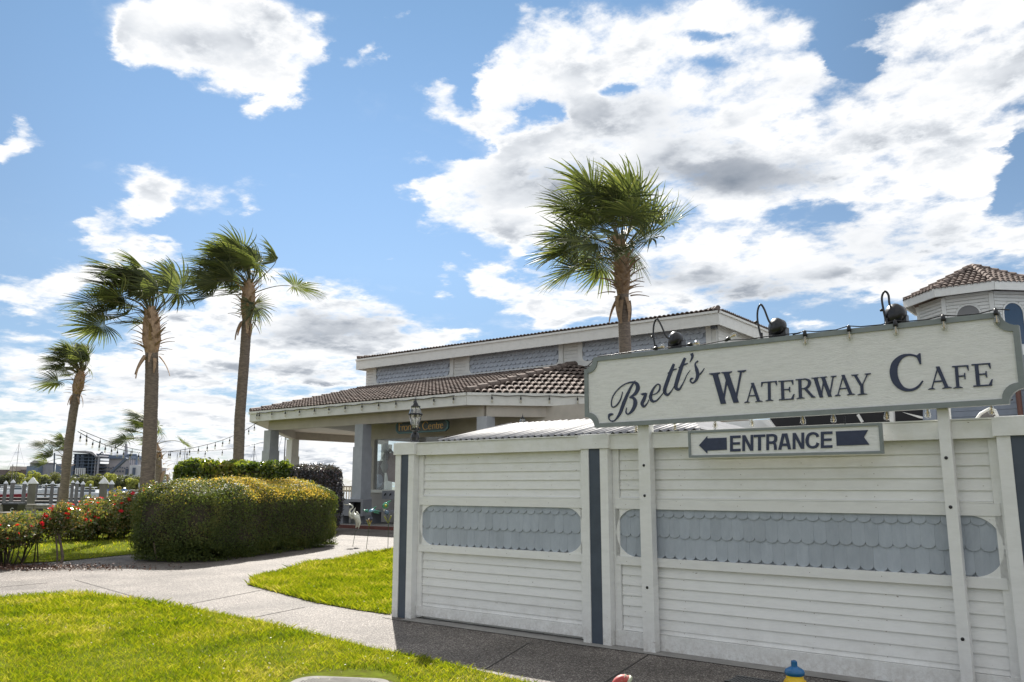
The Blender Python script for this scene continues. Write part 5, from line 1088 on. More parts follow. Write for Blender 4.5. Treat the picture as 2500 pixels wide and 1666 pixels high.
HEDGET = leaf_mat('hedge_sunlit_gold', [(.24, .22, .05), (.44, .34, .08), (.60, .44, .15)], .5, .5, .2, noise=2.5)  # gold leaf colour standing in for sunlight on the hedge top
GLOSSY = leaf_mat('glossy_hedge_leaves', [(.05, .09, .02), (.10, .15, .03), (.22, .27, .05), (.36, .30, .09)], .22, .45, .7, noise=1.2)
FLOWERY = leaf_mat('flowering_shrub_leaves', [(.05, .085, .025), (.095, .135, .04), (.19, .20, .065), (.30, .19, .11)], .2, .4, .8)
hg = hedge('clipped_hedge', (-16.75, 9.6), (-18.85, 15.3), 2.3, 1.70, .05, HEDGE, .045, 130000, 'large rounded clipped hedge with golden top beside the walk', 'hedge', 6, .075, .10, fr=2.6, ends=-.0, dip=-.17)
r_ = np.random.default_rng(5); u_ = np.array([-2.1, 5.7, 0]); L_ = np.linalg.norm(u_); u_ /= L_; v_ = np.array([-u_[1], u_[0], 0])
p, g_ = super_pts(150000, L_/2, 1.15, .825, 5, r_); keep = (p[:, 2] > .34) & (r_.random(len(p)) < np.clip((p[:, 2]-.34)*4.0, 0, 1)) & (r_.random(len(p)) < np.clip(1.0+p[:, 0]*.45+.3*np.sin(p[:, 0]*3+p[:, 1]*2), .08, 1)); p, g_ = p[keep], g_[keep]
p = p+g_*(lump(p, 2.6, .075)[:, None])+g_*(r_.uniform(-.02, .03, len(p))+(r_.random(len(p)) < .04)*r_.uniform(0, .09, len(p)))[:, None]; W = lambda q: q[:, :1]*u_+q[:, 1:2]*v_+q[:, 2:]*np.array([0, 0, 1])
leaf_cloud('sunlit_gold_leaves', W(pinch(p, L_, -.17))+np.array([-17.8, 12.45, .875]), W(g_), .04, HEDGET, hg, .5, .45, r_)  # painted sunlight: gold leaves massed on the top and towards the right end
n = 9000; tt = r_.uniform(0, 2*math.pi, n); qx, qy = np.cos(tt), np.sin(tt); kk = (np.abs(qx)**6+np.abs(qy)**6)**(1/6); p = np.stack([qx/kk*(L_/2-.12), qy/kk*1.02, np.zeros(n)], 1); p += np.stack([r_.normal(0, .07, n), r_.normal(0, .07, n), np.abs(r_.normal(0, .13, n))+.02], 1); p[:, 2] *= 1+.8*np.sin(p[:, 0]*6)
leaf_cloud('skirt', W(p)+np.array([-17.8, 12.45, 0]), np.tile([0, 0, 1.], (n, 1)), .045, HEDGE, hg, .5, .2, r_)
# back hedge: large glossy leaves, roof shade painted into the leaf colour of the right end
hL, hR = ground_at(425, 27.5), ground_at(832, 29.0)
hedge('glossy_hedge', hL[:2], (hL*.3+hR*.7)[:2], 1.4, 2.38, .1, GLOSSY, .12, 24000, 'long glossy leaved hedge behind the clipped hedge, in full sun', 'hedge', 8, .07, .09, aspect=.55, fr=2.6, bias=.35)
DARKL = leaf_mat('shaded_hedge_leaves', [(.05, .055, .065), (.075, .08, .09), (.10, .10, .115), (.17, .12, .13)], .35, .15, .4)
hedge('shaded_hedge', (hL*.31+hR*.69)[:2], hR[:2], 1.5, 2.28, .05, DARKL, .08, 16000, 'right end of the glossy hedge, with shade painted into its leaf colour', 'hedge', 7, .08, .09, aspect=.55, fr=2.6, bias=.4)
# red flowering shrubs
def flower_mesh(c):
    b = B()
    for k in range(5):
        a = 2*math.pi*k/5; x, y = math.cos(a), math.sin(a); b.add([(0, 0, 0), (x*.8-y*.5, y*.8+x*.5, .35), (x*1.25, y*1.25, .55), (x*.8+y*.5, y*.8-x*.5, .35)], [(0, 1, 2, 3)])
        a += .6; x, y = math.cos(a)*.6, math.sin(a)*.6; b.add([(0, 0, .15), (x*.8-y*.6, y*.8+x*.6, .6), (x*1.1, y*1.1, .9), (x*.8+y*.6, y*.8-x*.6, .6)], [(0, 1, 2, 3)])
    me = bpy.data.meshes.new('flower'); me.from_pydata(b.v, [], b.f); me.materials.append(c); return me
RED = flower_mesh(leaf_mat('red_petals', [(.45, .012, .02), (.62, .02, .05), (.55, .04, .03)], .5, .3, .2))
def shrub(base, rx, ry, z0, z1, n, size, nfl, label, stems=7, seed=1, grow=None, rot=0.0, m_=None):
    r_ = np.random.default_rng(seed); t = thing('flowering_shrub', base, label, 'shrub', 'red flowering shrubs'); c = np.array([base[0], base[1], (z0+z1)/2]); hz = (z1-z0)/2
    q = r_.normal(0, 1, (n, 3)); q /= np.linalg.norm(q, axis=1)[:, None]; rr = r_.random(n)**.32; g_ = q.copy(); p = q*rr[:, None]*[rx, ry, hz]
    p = p*(1+.16*np.sin(q[:, :1]*5+q[:, 1:2]*4+seed)+.10*np.sin(q[:, 2:]*9+q[:, :1]*7)); cr, sr = math.cos(rot), math.sin(rot); Rm = np.array([[cr, sr, 0], [-sr, cr, 0], [0, 0, 1]]); p = p @ Rm
    leaf_cloud('foliage', p+c, g_ @ Rm, size, m_ or FLOWERY, t, .55, .25, r_)
    b = B()
    for k in range(stems):
        a = r_.uniform(0, 6.28); q1 = c+(np.array([math.cos(a)*rx, math.sin(a)*ry, 0])*.55) @ Rm; q1[2] = c[2]+r_.uniform(-.3, .3)*hz; q0 = np.array([base[0], base[1], 0])+(np.array([math.cos(a)*rx, math.sin(a)*ry, 0])*.3) @ Rm; mid = (q0+q1)/2+r_.normal(0, .05, 3)
        b.tube([q0, mid, q1], [.016, .012, .007], 5, False)
    b.build('stems', TWIG, t)['kind'] = 'stuff'
    for k in range(int(nfl*1.7)):
        d = r_.normal(0, 1, 3); d[2] = abs(d[2])*.9-.1; d /= np.linalg.norm(d)
        f = d*[rx, ry, hz]*r_.uniform(.92, 1.06); f = f @ Rm
        if (f @ FH) > .35*max(rx, ry): f = f-2*(f @ FH)*FH
        copy_part(RED, 'flower', t, Matrix.Translation(V(c+f)) @ Matrix.Rotation(r_.uniform(0, 6), 4, 'Z') @ Matrix.Rotation(r_.uniform(-1, 1), 4, 'X') @ Matrix.Scale(r_.uniform(.03, .052)*(1.3 if base[0] < -22 else .8), 4))
    return t
def G(x, y): q = on_z(x, y); return q
rot_ = math.atan2(RT[1], RT[0])
def gp_(px, s): return tuple(ground_at(px, s))
shrub(gp_(374, 26.0), 1.15, .85, .1, 1.58, 9500, .075, 10, 'flowering shrub tucked against the clipped hedge, highest of the red row', seed=2)
shrub(gp_(312, 25.5), 1.2, .85, .05, 1.42, 9500, .075, 13, 'flowering shrub in the middle of the red row, in front of the thickest palm', seed=3)
shrub(gp_(250, 25.0), 1.15, .85, .05, 1.22, 9000, .075, 13, 'flowering shrub left of the thickest palm trunk, sloping down', seed=4)
shrub(gp_(196, 24.4), 1.0, .8, .05, .95, 7500, .07, 12, 'lowest leftmost shrub of the red row, near the crooked palm', seed=5)
shrub(gp_(44, 17.0), .95, .7, .34, 1.06, 7000, .065, 8, 'wide flowering bush on bare stems at the left edge of the picture', 22, seed=6, rot=-rot_)
shrub(gp_(-45, 16.5), .8, .6, .1, 1.0, 6000, .06, 3, 'flowering bush cut by the left edge of the picture', 14, seed=7)
shrub(gp_(112, 17.6), .36, .36, .66, .98, 1500, .055, 3, 'thin link of leaves between the left bush and the leaning shrub', 2, seed=9, rot=-rot_)
ls = shrub(gp_(160, 17.4), .36, .36, .62, 1.24, 2800, .06, 12, 'small leaning shrub with a bare crooked trunk beside the walk', 0, seed=8)
def sp(px, py, s=17.2): return at_d(px, py, s)
tk = B(); tk.tube([ground_at(100, 16.9), sp(122, 1402, 17.0), sp(148, 1378), sp(153, 1362), sp(149, 1332), sp(143, 1305), sp(150, 1280)], [.045, .042, .035, .03, .026, .022, .012], 7); tk.tube([ground_at(100, 16.9), sp(88, 1398, 17), sp(58, 1380), sp(40, 1350)], [.03, .026, .02, .01], 6)
tk.tube([sp(140, 1380), sp(139, 1340), sp(136, 1310), sp(150, 1288)], [.02, .018, .014, .008], 5); tk.build('trunk', mat('pale_bark', (.22, .17, .14), (.13, .10, .085), 12, .85, .6), ls)
# litter of dry leaves under the bushes
r_ = np.random.default_rng(77); c = ground_at(50, 16.2); n = 2600; q = r_.normal(0, 1, (n, 2))*[1.15, .28]; p = c+q[:, :1]*RT+q[:, 1:]*FH; p[:, 2] = .02+np.abs(r_.normal(0, .025, n))
ll = leaf_cloud('leaf_litter', p, np.tile([0, 0, 1.], (n, 1)), .05, leaf_mat('dry_leaves', [(.05, .025, .018), (.10, .05, .04), (.2, .12, .09)], .6, .1), None, .5, .6, r_); tag(ll, 'dark dry leaf litter under the left flowering bush beside the walk', 'leaf litter')
# ---------------------------------------------------------------- festoon strings between the palms and the porch
def D(px, py, s): return at_d(px, py, s)
def festoon(ctrl, n, label, sc=1.6):
    P = []; m = len(ctrl)
    for i in range(m-1):
        p0, p1, p2, p3 = ctrl[max(i-1, 0)], ctrl[i], ctrl[i+1], ctrl[min(i+2, m-1)]
        for k in range(8): t = k/8; P.append(.5*((2*p1)+(p2-p0)*t+(2*p0-5*p1+4*p2-p3)*t*t+(3*p1-p0-3*p2+p3)*t**3))
    P.append(ctrl[-1]); P = np.array(P); L = np.concatenate([[0], np.cumsum(np.linalg.norm(np.diff(P, axis=0), axis=1))]); bl = []
    for k in range(n): s = L[-1]*(k+.5)/n; bl.append((tuple(np.interp(s, L, P[:, j]) for j in range(3)), (random.uniform(-.12, .05), 0, -1)))
    string('string_light', list(P), bl, label, 'string lights around the building', .013, sc, drop=.11)
festoon([D(190, 1054, 28.5), D(250, 1084, 30), D(330, 1104, 32), D(420, 1102, 33), D(520, 1082, 34.5), D(590, 1055, 36), D(628, 1032, 37)], 24, 'upper festoon of bulbs from the crooked palm to the porch corner')
festoon([D(196, 1050, 32), D(260, 1076, 34), D(340, 1099, 36), D(430, 1103, 38), D(520, 1100, 40), D(600, 1090, 42), D(680, 1068, 44), D(722, 1050, 44.6)], 13, 'lower festoon of bulbs passing behind the tallest palm to the rear porch column')
# ---------------------------------------------------------------- garden stakes, hydrant, pipe, grate, meter lid
ENA = mat('white_enamel', (.70, .70, .62), (.55, .56, .48), 9, .3, .2); STK = mat('green_rod', (.05, .07, .03), rough=.5)
def zb(x, y): return (780+x/7.84, 1150+y/7.84)
def stake(foot, dep, label, cat, f):
    b = ground_at(foot, dep); t = thing('garden_stake', b, label, cat, 'garden stakes at the edge of the grass'); f(t, b, lambda x, y, dd=0: at_d(*zb(x, y), dep+dd)); return t
def egret(t, b, q):
    B().tube([b, q(690, 1150)], .007, 6).build('rod', STK, t); B().tube([q(690, 1160), q(735, 1110)], .006, 5).build('leg', STK, t)
    B().tube([q(515, 655), q(560, 640), q(610, 655), q(640, 690), q(630, 715), q(590, 735), q(570, 790), q(585, 850), q(640, 900)], [.006, .016, .022, .02, .018, .020, .028, .045, .06], 10).build('neck', ENA, t)
    B().tube([q(470, 640), q(530, 655)], [.003, .012], 6).build('beak', mat('dull_beak', (.3, .28, .15), rough=.4), t)
    B().tube([q(600, 870), q(660, 860), q(720, 900), q(740, 980), q(725, 1040), q(690, 1090)], [.03, .075, .085, .075, .05, .01], 12).build('body', ENA, t)
    B().tube([q(740, 900, -.05), q(765, 990, -.05), q(745, 1105, -.05)], [.03, .05, .008], 8).build('tail', ENA, t)
    B().tube([q(625, 840, -.05), q(690, 705, -.05)], [.05, .006], 6).build('wing', ENA, t); B().tube([q(700, 870, .02), q(720, 790, .02), q(765, 850, .02)], [.02, .03, .008], 6).build('wing', ENA, t)
def glassy(n, c, r=.12): return mat(n, c, tuple(min(1, x*1.9+.08) for x in c), 22, r, .3)
def tulip(t, q, pts, m_): 
    for a in pts: B().tube([q(*a[0]), q(*a[1])], [.005, .018], 5).build('petal', m_, t)
def turtle(t, b, q):
    B().tube([b, q(945, 1090), q(960, 1000)], .007, 6).build('rod', STK, t)
    tulip(t, q, [((950, 1060), (905, 940)), ((952, 1060), (950, 920)), ((955, 1060), (995, 950))], mat('orange_petal', (.5, .25, .03), (.2, .3, .05), 9, .4))
    B().tube([q(965, 945), q(970, 830)], .005, 5).build('stem', STK, t); B().lathe([(.004, -.05), (.04, -.035), (.05, 0), (.04, .035), (.004, .05)], q(985, 915), 12).build('ball', glassy('dark_ball', (.02, .025, .05), .05), t)
    B().lathe([(.002, .055), (.05, .045), (.085, .015), (.09, 0), (.06, -.025), (.01, -.035)], q(1005, 765), 14, (-.1, -.3, 1)).build('shell', glassy('blue_glass_shell', (.10, .22, .30)), t)
    g2 = glassy('green_glass', (.02, .16, .10)); B().tube([q(930, 760), q(880, 765), q(835, 745)], [.035, .03, .012], 8).build('head', g2, t)
    for a in (((1040, 720), (1090, 680)), ((1060, 770), (1165, 775)), ((1040, 790), (1140, 815)), ((930, 780), (880, 790))): B().tube([q(*a[0]), q(*a[1])], [.03, .008], 6).build('flipper', g2, t)
def fish(t, b, q):
    B().tube([b, q(1320, 1000), q(1290, 850)], .007, 6).build('rod', STK, t); tulip(t, q, [((1312, 1000), (1240, 870)), ((1316, 1000), (1372, 860))], mat('yellow_green_petal', (.30, .32, .05), rough=.4))
    B().lathe([(.004, -.06), (.05, -.035), (.07, 0), (.05, .035), (.004, .05)], q(1290, 805), 12, (.8, 0, .5)).build('ball', glassy('blue_ball', (.02, .05, .09), .05), t)
    B().lathe([(.004, -.10), (.05, -.07), (.08, -.01), (.06, .06), (.02, .09)], q(1262, 665), 14, (.75, 0, .65)).build('body', glassy('green_glass_body', (.03, .20, .11)), t); B().lathe([(.003, -.02), (.035, 0), (.003, .02)], q(1268, 665, -.09), 10, tuple(FH)).build('belly', mat('yellow_glass', (.5, .45, .06), rough=.1), t)
    B().tube([q(1310, 600), q(1370, 570)], [.03, .008], 6).build('tail', glassy('green_glass_body2', (.03, .22, .14)), t); B().tube([q(1225, 740), q(1250, 760)], [.02, .03], 6).build('fin', ENA, t)
stake(866, 22.0, 'white enamel egret on a thin rod at the edge of the grass', 'garden ornament', egret)
stake(899, 21.3, 'blue and green glass turtle on a rod, middle of the garden stakes', 'garden ornament', turtle)
stake(951, 20.6, 'green glass fish on a rod over a dark blue ball, nearest the fence', 'garden ornament', fish)
hy = ground_at(1914, 5.6); YEL = mat('hydrant_yellow', (.78, .52, .015), (.66, .42, .01), 8, .28, .1); BLU = mat('hydrant_blue', (.012, .12, .30), (.01, .09, .24), 9, .22, .15)
ht = thing('fire_hydrant', hy, 'yellow fire hydrant with a blue bonnet in front of the fence', 'hydrant'); top = at_d(1940, 1598, 5.6)[2]
HS = 1.05
def HL(prof, nm, m_, n=28, t_=ht, **k): return B().lathe([(r*HS, top+(h)*HS if h <= .01 and k.get('rel', 1) else h) for r, h in prof], (hy[0], hy[1], 0), n, smooth=k.get('smooth', True)).build(nm, m_, t_)
HL([(.075, -.30), (.055, -.17), (.075, -.165), (.075, -.145), (.060, -.14)], 'barrel', YEL); HL([(.060, -.14), (.058, -.118), (.052, -.10), (.052, -.088)], 'neck', YEL)
bn = HL([(.053, -.088), (.060, -.078), (.062, -.066), (.055, -.052), (.036, -.042), (.026, -.036)], 'bonnet', BLU)
HL([(.024, -.038), (.021, -.034), (.020, -.006), (.016, 0), (.008, 0), (.006, .003)], 'operating_nut', BLU, 6, bn, smooth=False)
B().lathe([(.11, 0), (.11, .03), (.075, .035), (.075, max(.05, top-.39))], (hy[0], hy[1], 0), 28).build('standpipe', YEL, ht)
rb_ = B()
for k in range(14): a = 2*math.pi*k/14; c, s_ = math.cos(a), math.sin(a); rb_.tube([(hy[0]+.058*HS*c, hy[1]+.058*HS*s_, top-.115*HS), (hy[0]+.074*HS*c, hy[1]+.074*HS*s_, top-.155*HS)], .006*HS, 5)
rb_.build('ribs', YEL, ht)
for dx_ in (-1, 1): B().lathe([(.04, 0), (.04, .07), (.048, .07), (.048, .10), (.016, .105), (.016, .12)], np.array([hy[0], hy[1], top-.34])+RT*dx_*.06, 12, tuple(RT*dx_)).build('outlet_cap', BLU, ht)
pb_ = ground_at(1500, 5.9); pz = at_d(1510, 1632, 5.9)[2]; RP = mat('faded_red_paint', (.42, .05, .05), (.55, .30, .26), 16, .55, .2, lo=.5, hi=.7)
rp = thing('vent_pipe', pb_, 'faded red gooseneck pipe end with a pale rim, at the bottom edge of the picture', 'pipe'); r1 = .036; cpts = [pb_+RT*-.02, pb_+RT*-.02+np.array([0, 0, pz-.10])]+[pb_+RT*(-.02+.055-.055*math.cos(t))+np.array([0, 0, pz-.09+.062*math.sin(t)]) for t in np.linspace(.2, math.pi*.72, 8)]
B().tube(cpts, r1, 16, False).build('pipe', RP, rp); e_ = cpts[-1]; dd_ = cpts[-1]-cpts[-2]; dd_ /= np.linalg.norm(dd_)
B().lathe([(r1*.8, -.005), (r1*1.18, -.02), (r1*1.2, .004), (r1*.86, .006), (r1*.84, -.05)], e_, 16, tuple(dd_)).build('rim', mat('pale_rim', (.5, .52, .40), (.35, .38, .28), 12, .5), rp)
gt = thing('drain_grate', (-2.85, 7.15, .004), 'black slotted drain grate set in the walk against the fence', 'grate'); q = [g(1738, 1568+20), g(1700, 1562), g(1752, 1552), g(1830, 1566)]
gx0, gx1, gy0, gy1 = -2.92, -2.60, 6.72, 6.92
for a in np.linspace(gx0, gx1, 14): bx('bar', BLACK, gt, a-.009, a+.009, gy0, gy1, .002, .022)
bx('frame', BLACK, gt, gx0-.02, gx1+.02, gy0-.03, gy0, .002, .024); bx('frame', BLACK, gt, gx0-.02, gx1+.02, gy1, gy1+.03, .002, .024); bx('sump', DARK, gt, gx0, gx1, gy0, gy1, -.01, .006)
mc = on_z(845*1.0, 1651)-FH*.53; mc[2] = 0; ml = thing('meter_box', mc, 'pale round cornered utility box lid with raised pattern sunk in the foreground lawn', 'utility cover')
def rrect(w, h, r, n=6):
    o = []
    for cx, cy, t0 in ((w-r, h-r, 0), (-w+r, h-r, 90), (-w+r, -h+r, 180), (w-r, -h+r, 270)):
        for k in range(n+1): t = rad(t0+90*k/n); o.append((cx+r*math.cos(t), cy+r*math.sin(t)))
    return o
LID = mat('lid_plastic', (.30, .29, .27), (.23, .22, .21), 9, 1.0, .1, spec=.0); A_ = lambda p: tuple((mc+RT*(p[0]*.985+p[1]*.17)+FH*(p[1]*.985-p[0]*.17))[:2])
B().prism_z([A_(p) for p in rrect(.40, .34, .17)], -.02, .035).build('lid', LID, ml); B().prism_z([A_(p) for p in rrect(.44, .38, .18)], -.02, .014).build('soil_ring', SOIL, ml)
tb = B()
for i in range(-13, 14):
    for j in range(-11, 12):
        if (abs(i)/14)**3+(abs(j)/12)**3 < .8: x, y = A_((i*.0265, j*.0265)); tb.box(x-.006, x+.006, y-.006, y+.006, .035, .038)
tb.build('raised_pattern', LID, ml)['kind'] = 'stuff'

# fallen leaves and clover heads scattered on the near lawns
n = 900; xs = rng.uniform(-14, -3, n*3); ys = rng.uniform(4.2, 14, n*3); kp = (inside(FRONT, xs, ys) | inside(MID, xs, ys)); xs, ys = xs[kp][:n], ys[kp][:n]
pp = np.stack([xs, ys, rng.uniform(.03, .06, len(xs))], 1); fl = leaf_cloud('fallen_leaves', pp, np.tile([0, 0, 1.], (len(pp), 1)), .022, leaf_mat('dry_flecks', [(.30, .22, .13), (.55, .50, .40), (.75, .72, .66)], .6, .1), None, .6, .5, rng); tag(fl, 'pale dry leaf flecks and clover heads scattered over the near lawns', 'fallen leaves')
# ---------------------------------------------------------------- marina and far shore
PILE = mat('piling_wood', (.20, .19, .175), (.13, .12, .115), 3, .85, .3, (1, 1, .3)); CAPM = mat('piling_cap', (.75, .76, .78), rough=.4); DOCK = mat('dock_boards', (.34, .31, .28), (.24, .22, .2), 5, .8); BOATW = mat('boat_white', (.80, .81, .82), rough=.3); BOATD = mat('boat_window', (.04, .06, .08), rough=.1)
def piling(px, top, w, label):
    s = .40*2000/w; c = ground_at(px, s); zt = at_d(px, top, s)[2]; r = .20
    t = thing('piling', (c[0], c[1], -1.3), label, 'piling', 'dock pilings with white caps'); B().tube([(c[0], c[1], -2.2), (c[0], c[1], zt-.35)], r, 10).build('post', PILE, t); B().lathe([(r*1.22, zt-.36), (r*1.22, zt-.30), (.02, zt)], (c[0], c[1], 0), 12).build('cap', CAPM, t)
for a in ((13.5, 1174, 8, 'thin piling at the left edge of the marina'), (31, 1171, 9, 'piling in front of the red hulled boat'), (60, 1174, 9, 'piling just left of the thick near piling'), (79, 1165, 18, 'thick near piling with a pointed white cap left of the crooked palm'),
          (90, 1176, 6, 'thin far piling just right of the thick near piling'), (113, 1180, 5, 'thinnest far piling midway to the crooked palm'), (128, 1175, 8, 'piling left of the crooked palm trunk'), (150, 1176, 15, 'broad piling hidden behind the crooked palm trunk'), (177, 1173, 7, 'piling just right of the crooked palm trunk'),
          (188, 1174, 8, 'second piling right of the crooked palm, before the cabin boat'), (202, 1175, 9, 'third piling right of the crooked palm, before the cabin boat'), (253, 1165, 18, 'thick piling with pointed white cap above the flowering shrubs'), (272, 1173, 11, 'shorter piling beside the blue covered boat'), (221, 1181, 5, 'small far piling behind the cabin boat')): piling(*a)
def dock(pa, sa, pb, sb, z, label, w=1.6):
    a, b = ground_at(pa, sa, z), ground_at(pb, sb, z); t = thing('dock', (a+b)/2, label, 'dock', 'floating docks in the marina'); B().beam(a, b, w, .12).build('deck', DOCK, t); B().beam(a-[0, 0, .2], b-[0, 0, .2], w*.9, .28).build('float', mat('dock_float', (.06, .055, .05), rough=.9), t)
dock(-60, 82, 175, 82, -.55, 'nearest dock walkway across the left of the marina', 1.4); dock(-40, 118, 330, 118, -.6, 'second dock walkway behind the pilings', 1.6); dock(-60, 150, 420, 150, -.6, 'third dock walkway further out', 2); dock(-80, 215, 500, 215, -.6, 'outermost dock walkway near the far boats', 2.5)
# boardwalk rail in front of the docks
q0, q1 = ground_at(-60, 40), ground_at(128, 37.5); bw = thing('boardwalk_rail', (*q0[:2], 0), 'weathered wooden boardwalk rail left of the crooked palm', 'railing')
for zz, h in ((.62, .12), (.28, .10), (-.05, .12)): B().beam(q0+[0, 0, zz+.0], q1+[0, 0, zz], .10, h).build('rail_board', DOCK, bw)
B().beam(q0+[0, 0, .72], q1+[0, 0, .72], .28, .05).build('cap_board', DOCK, bw)
for k in range(6): p = q0+(q1-q0)*k/5; B().beam((p[0], p[1], -.3), (p[0], p[1], .70), .14, .14).build('rail_post', DOCK, bw)
bc = ground_at(40, 33); bn_ = thing('trash_bin', bc, 'black wheeled bin with a small white mark behind the left bush', 'bin'); z0, z1 = at_d(40, 1262, 33)[2], at_d(40, 1232, 33)[2]; ww = .30
vs = [bc*[1, 1, 0]+RT*sx*ww*k+FH*sy*.28*k+np.array([0, 0, z]) for z, k in ((z0-.3, .75), (z1, 1.0)) for sx, sy in ((-1, -1), (1, -1), (1, 1), (-1, 1))]
B().add(vs, [(3, 2, 1, 0), (0, 1, 5, 4), (1, 2, 6, 5), (2, 3, 7, 6), (3, 0, 4, 7)]).build('body', BLACK, bn_); tp = bc*[1, 1, 0]+np.array([0, 0, z1+.03]); B().obox(tp, RT*.33, FH*.31, (0, 0, .035)).build('lid', BLACK, bn_)
mk = bc*[1, 1, 0]+RT*.10-FH*.285+np.array([0, 0, (z0+z1)/2+.05]); B().tube([mk+RT*.06*math.cos(t)+np.array([0, 0, .06*math.sin(t)]) for t in np.linspace(.6, 5.2, 10)], .012, 5).build('mark', CAPM, bn_)
c = ground_at(31, 30); cb = thing('crate', c, 'brown wooden box with a pale lid below the black bin', 'crate'); z1 = at_d(31, 1253, 30)[2]; B().obox(c*[1, 1, 0]+np.array([0, 0, z1/2]), RT*.26, FH*.25, (0, 0, z1/2)).build('box', mat('brown_box', (.20, .10, .05), (.14, .07, .04), 6, .8), cb); B().obox(c*[1, 1, 0]+np.array([0, 0, z1+.02]), RT*.30, FH*.28, (0, 0, .02)).build('lid', DOCK, cb)
def hull(px, s, L, H, m_, t, ang=0.0, z=-1.25):
    c = ground_at(px, s, z); u = RT*math.cos(ang)+FH*math.sin(ang); v = np.cross((0, 0, 1), u); st = []
    for k, (x, w, zk) in enumerate(((-.5, .8, .05), (-.3, 1, 0), (0, 1, 0), (.25, .8, .05), (.42, .4, .2), (.5, .03, .35))):
        W_ = L*.16*w; st.append([c+u*L*x+v*W_+[0, 0, H*(1+zk)], c+u*L*x+v*W_*.7, c+u*L*x-v*W_*.7, c+u*L*x-v*W_+[0, 0, H*(1+zk)]])
    vs = [p for s_ in st for p in s_]; fs = [(i*4+k, i*4+k+1, (i+1)*4+k+1, (i+1)*4+k) for i in range(5) for k in range(3)]+[(i*4+3, i*4, (i+1)*4, (i+1)*4+3) for i in range(5)]+[(0, 3, 2, 1), (20, 21, 22, 23)]
    B().add(vs, fs).build('hull', m_, t); return c, u, v
def boat(px, s, L, H, label, m_=None, cabin=True, mast=0, ang=0.0, cover=None, cabc=None):
    t = thing('boat', ground_at(px, s, -1.25), label, 'boat', 'boats moored in the marina'); c, u, v = hull(px, s, L, H, m_ or BOATW, t, ang); up_ = np.array([0, 0, 1.])
    if cabin:
        B().obox(c-u*L*.08+up_*(H+L*.045), u*L*.24, v*L*.11, up_*L*.045).build('cabin', BOATW, t); B().obox(c-u*L*.08+up_*(H+L*.055), u*L*.225, v*L*.112, up_*L*.022).build('window_band', BOATD, t)
        B().obox(c-u*L*.12+up_*(H+L*.14), u*L*.20, v*L*.12, up_*L*.008).build('canopy', cover or BOATW, t); B().beam(c-u*L*.3+up_*H, c-u*L*.3+up_*(H+L*.14), .06, .06).build('canopy_post', BOATW, t); B().beam(c+u*L*.07+up_*(H+L*.08), c+u*L*.07+up_*(H+L*.14), .06, .06).build('canopy_post', BOATW, t)
    elif cover: B().obox(c+up_*(H+.25), u*L*.3, v*L*.12, up_*.25).build('cover', cover, t)
    if mast:
        B().tube([c+up_*H, c+up_*(H+mast)], [.09, .05], 6).build('mast', PILE, t); B().tube([c+up_*(H+1.2), c-u*L*.38+up_*(H+1.2)], .07, 6).build('boom', BOATW, t)
        for k_ in (-.48, .48): B().tube([c+up_*(H+mast*.97), c+u*L*k_+up_*H], .02, 4, False).build('stay', BLACK, t)
    return t
boat(224, 172, 8.5, 1.25, 'white cabin cruiser right of the crooked palm, behind three pilings')
boat(26, 165, 7.5, 1.1, 'red hulled boat with a tall mast at the left edge of the marina', mat('boat_red', (.30, .03, .04), rough=.35), False, 6.0, .5, cover=CAPM)
boat(47, 185, 8, 1.7, 'white cabin boat behind the red hulled boat'); boat(97, 150, 4.5, .6, 'small cream dinghy right of the thick near piling', mat('boat_cream', (.62, .58, .40), rough=.4), False)
boat(288, 230, 8.0, 1.3, 'boat under a bright blue cover above the flowering shrubs', cover=mat('blue_cover', (.03, .14, .5), rough=.6), cabin=False)
boat(386, 300, 14, 3.6, 'tall white motor yacht between the thickest palm and the glossy hedge', ang=1.1)
boat(135, 260, 11, 1.6, 'far white boat beyond the third dock, left of the crooked palm'); boat(100, 280, 10, 1.5, 'small far white boat left of centre of the marina'); boat(168, 300, 12, 1.6, 'far white boat just right of the crooked palm'); boat(62, 320, 12, 1.6, 'farthest white boat at left under the trees'); boat(8, 250, 10, 1.6, 'far white boat at the extreme left edge')
boat(36, 230, 10, 1.3, 'sailboat at left whose mast rises above the roofs', mast=13.5, cabin=False)
for px, s, h, lb in ((446, 150, 9.0, 'sailboat whose mast shows left above the glossy hedge beside the festoon'), (428, 190, 9.5, 'sailboat with a faint thin mast beside the distant palm'), (460, 260, 7.5, 'far sailboat with a short mast above the hedge'), (479, 220, 7.5, 'sailboat with a leaning mast head above the hedge'),
                    (503, 170, 5.8, 'sailboat with a doubled mast above the hedge'), (616, 130, 8.2, 'sailboat whose mast stands between the tallest palm and the porch column'), (691, 90, 9.2, 'sailboat whose mast stands between the two porch columns')): boat(px, s, 7, .8, lb, mast=h, cabin=False, ang=1.2)
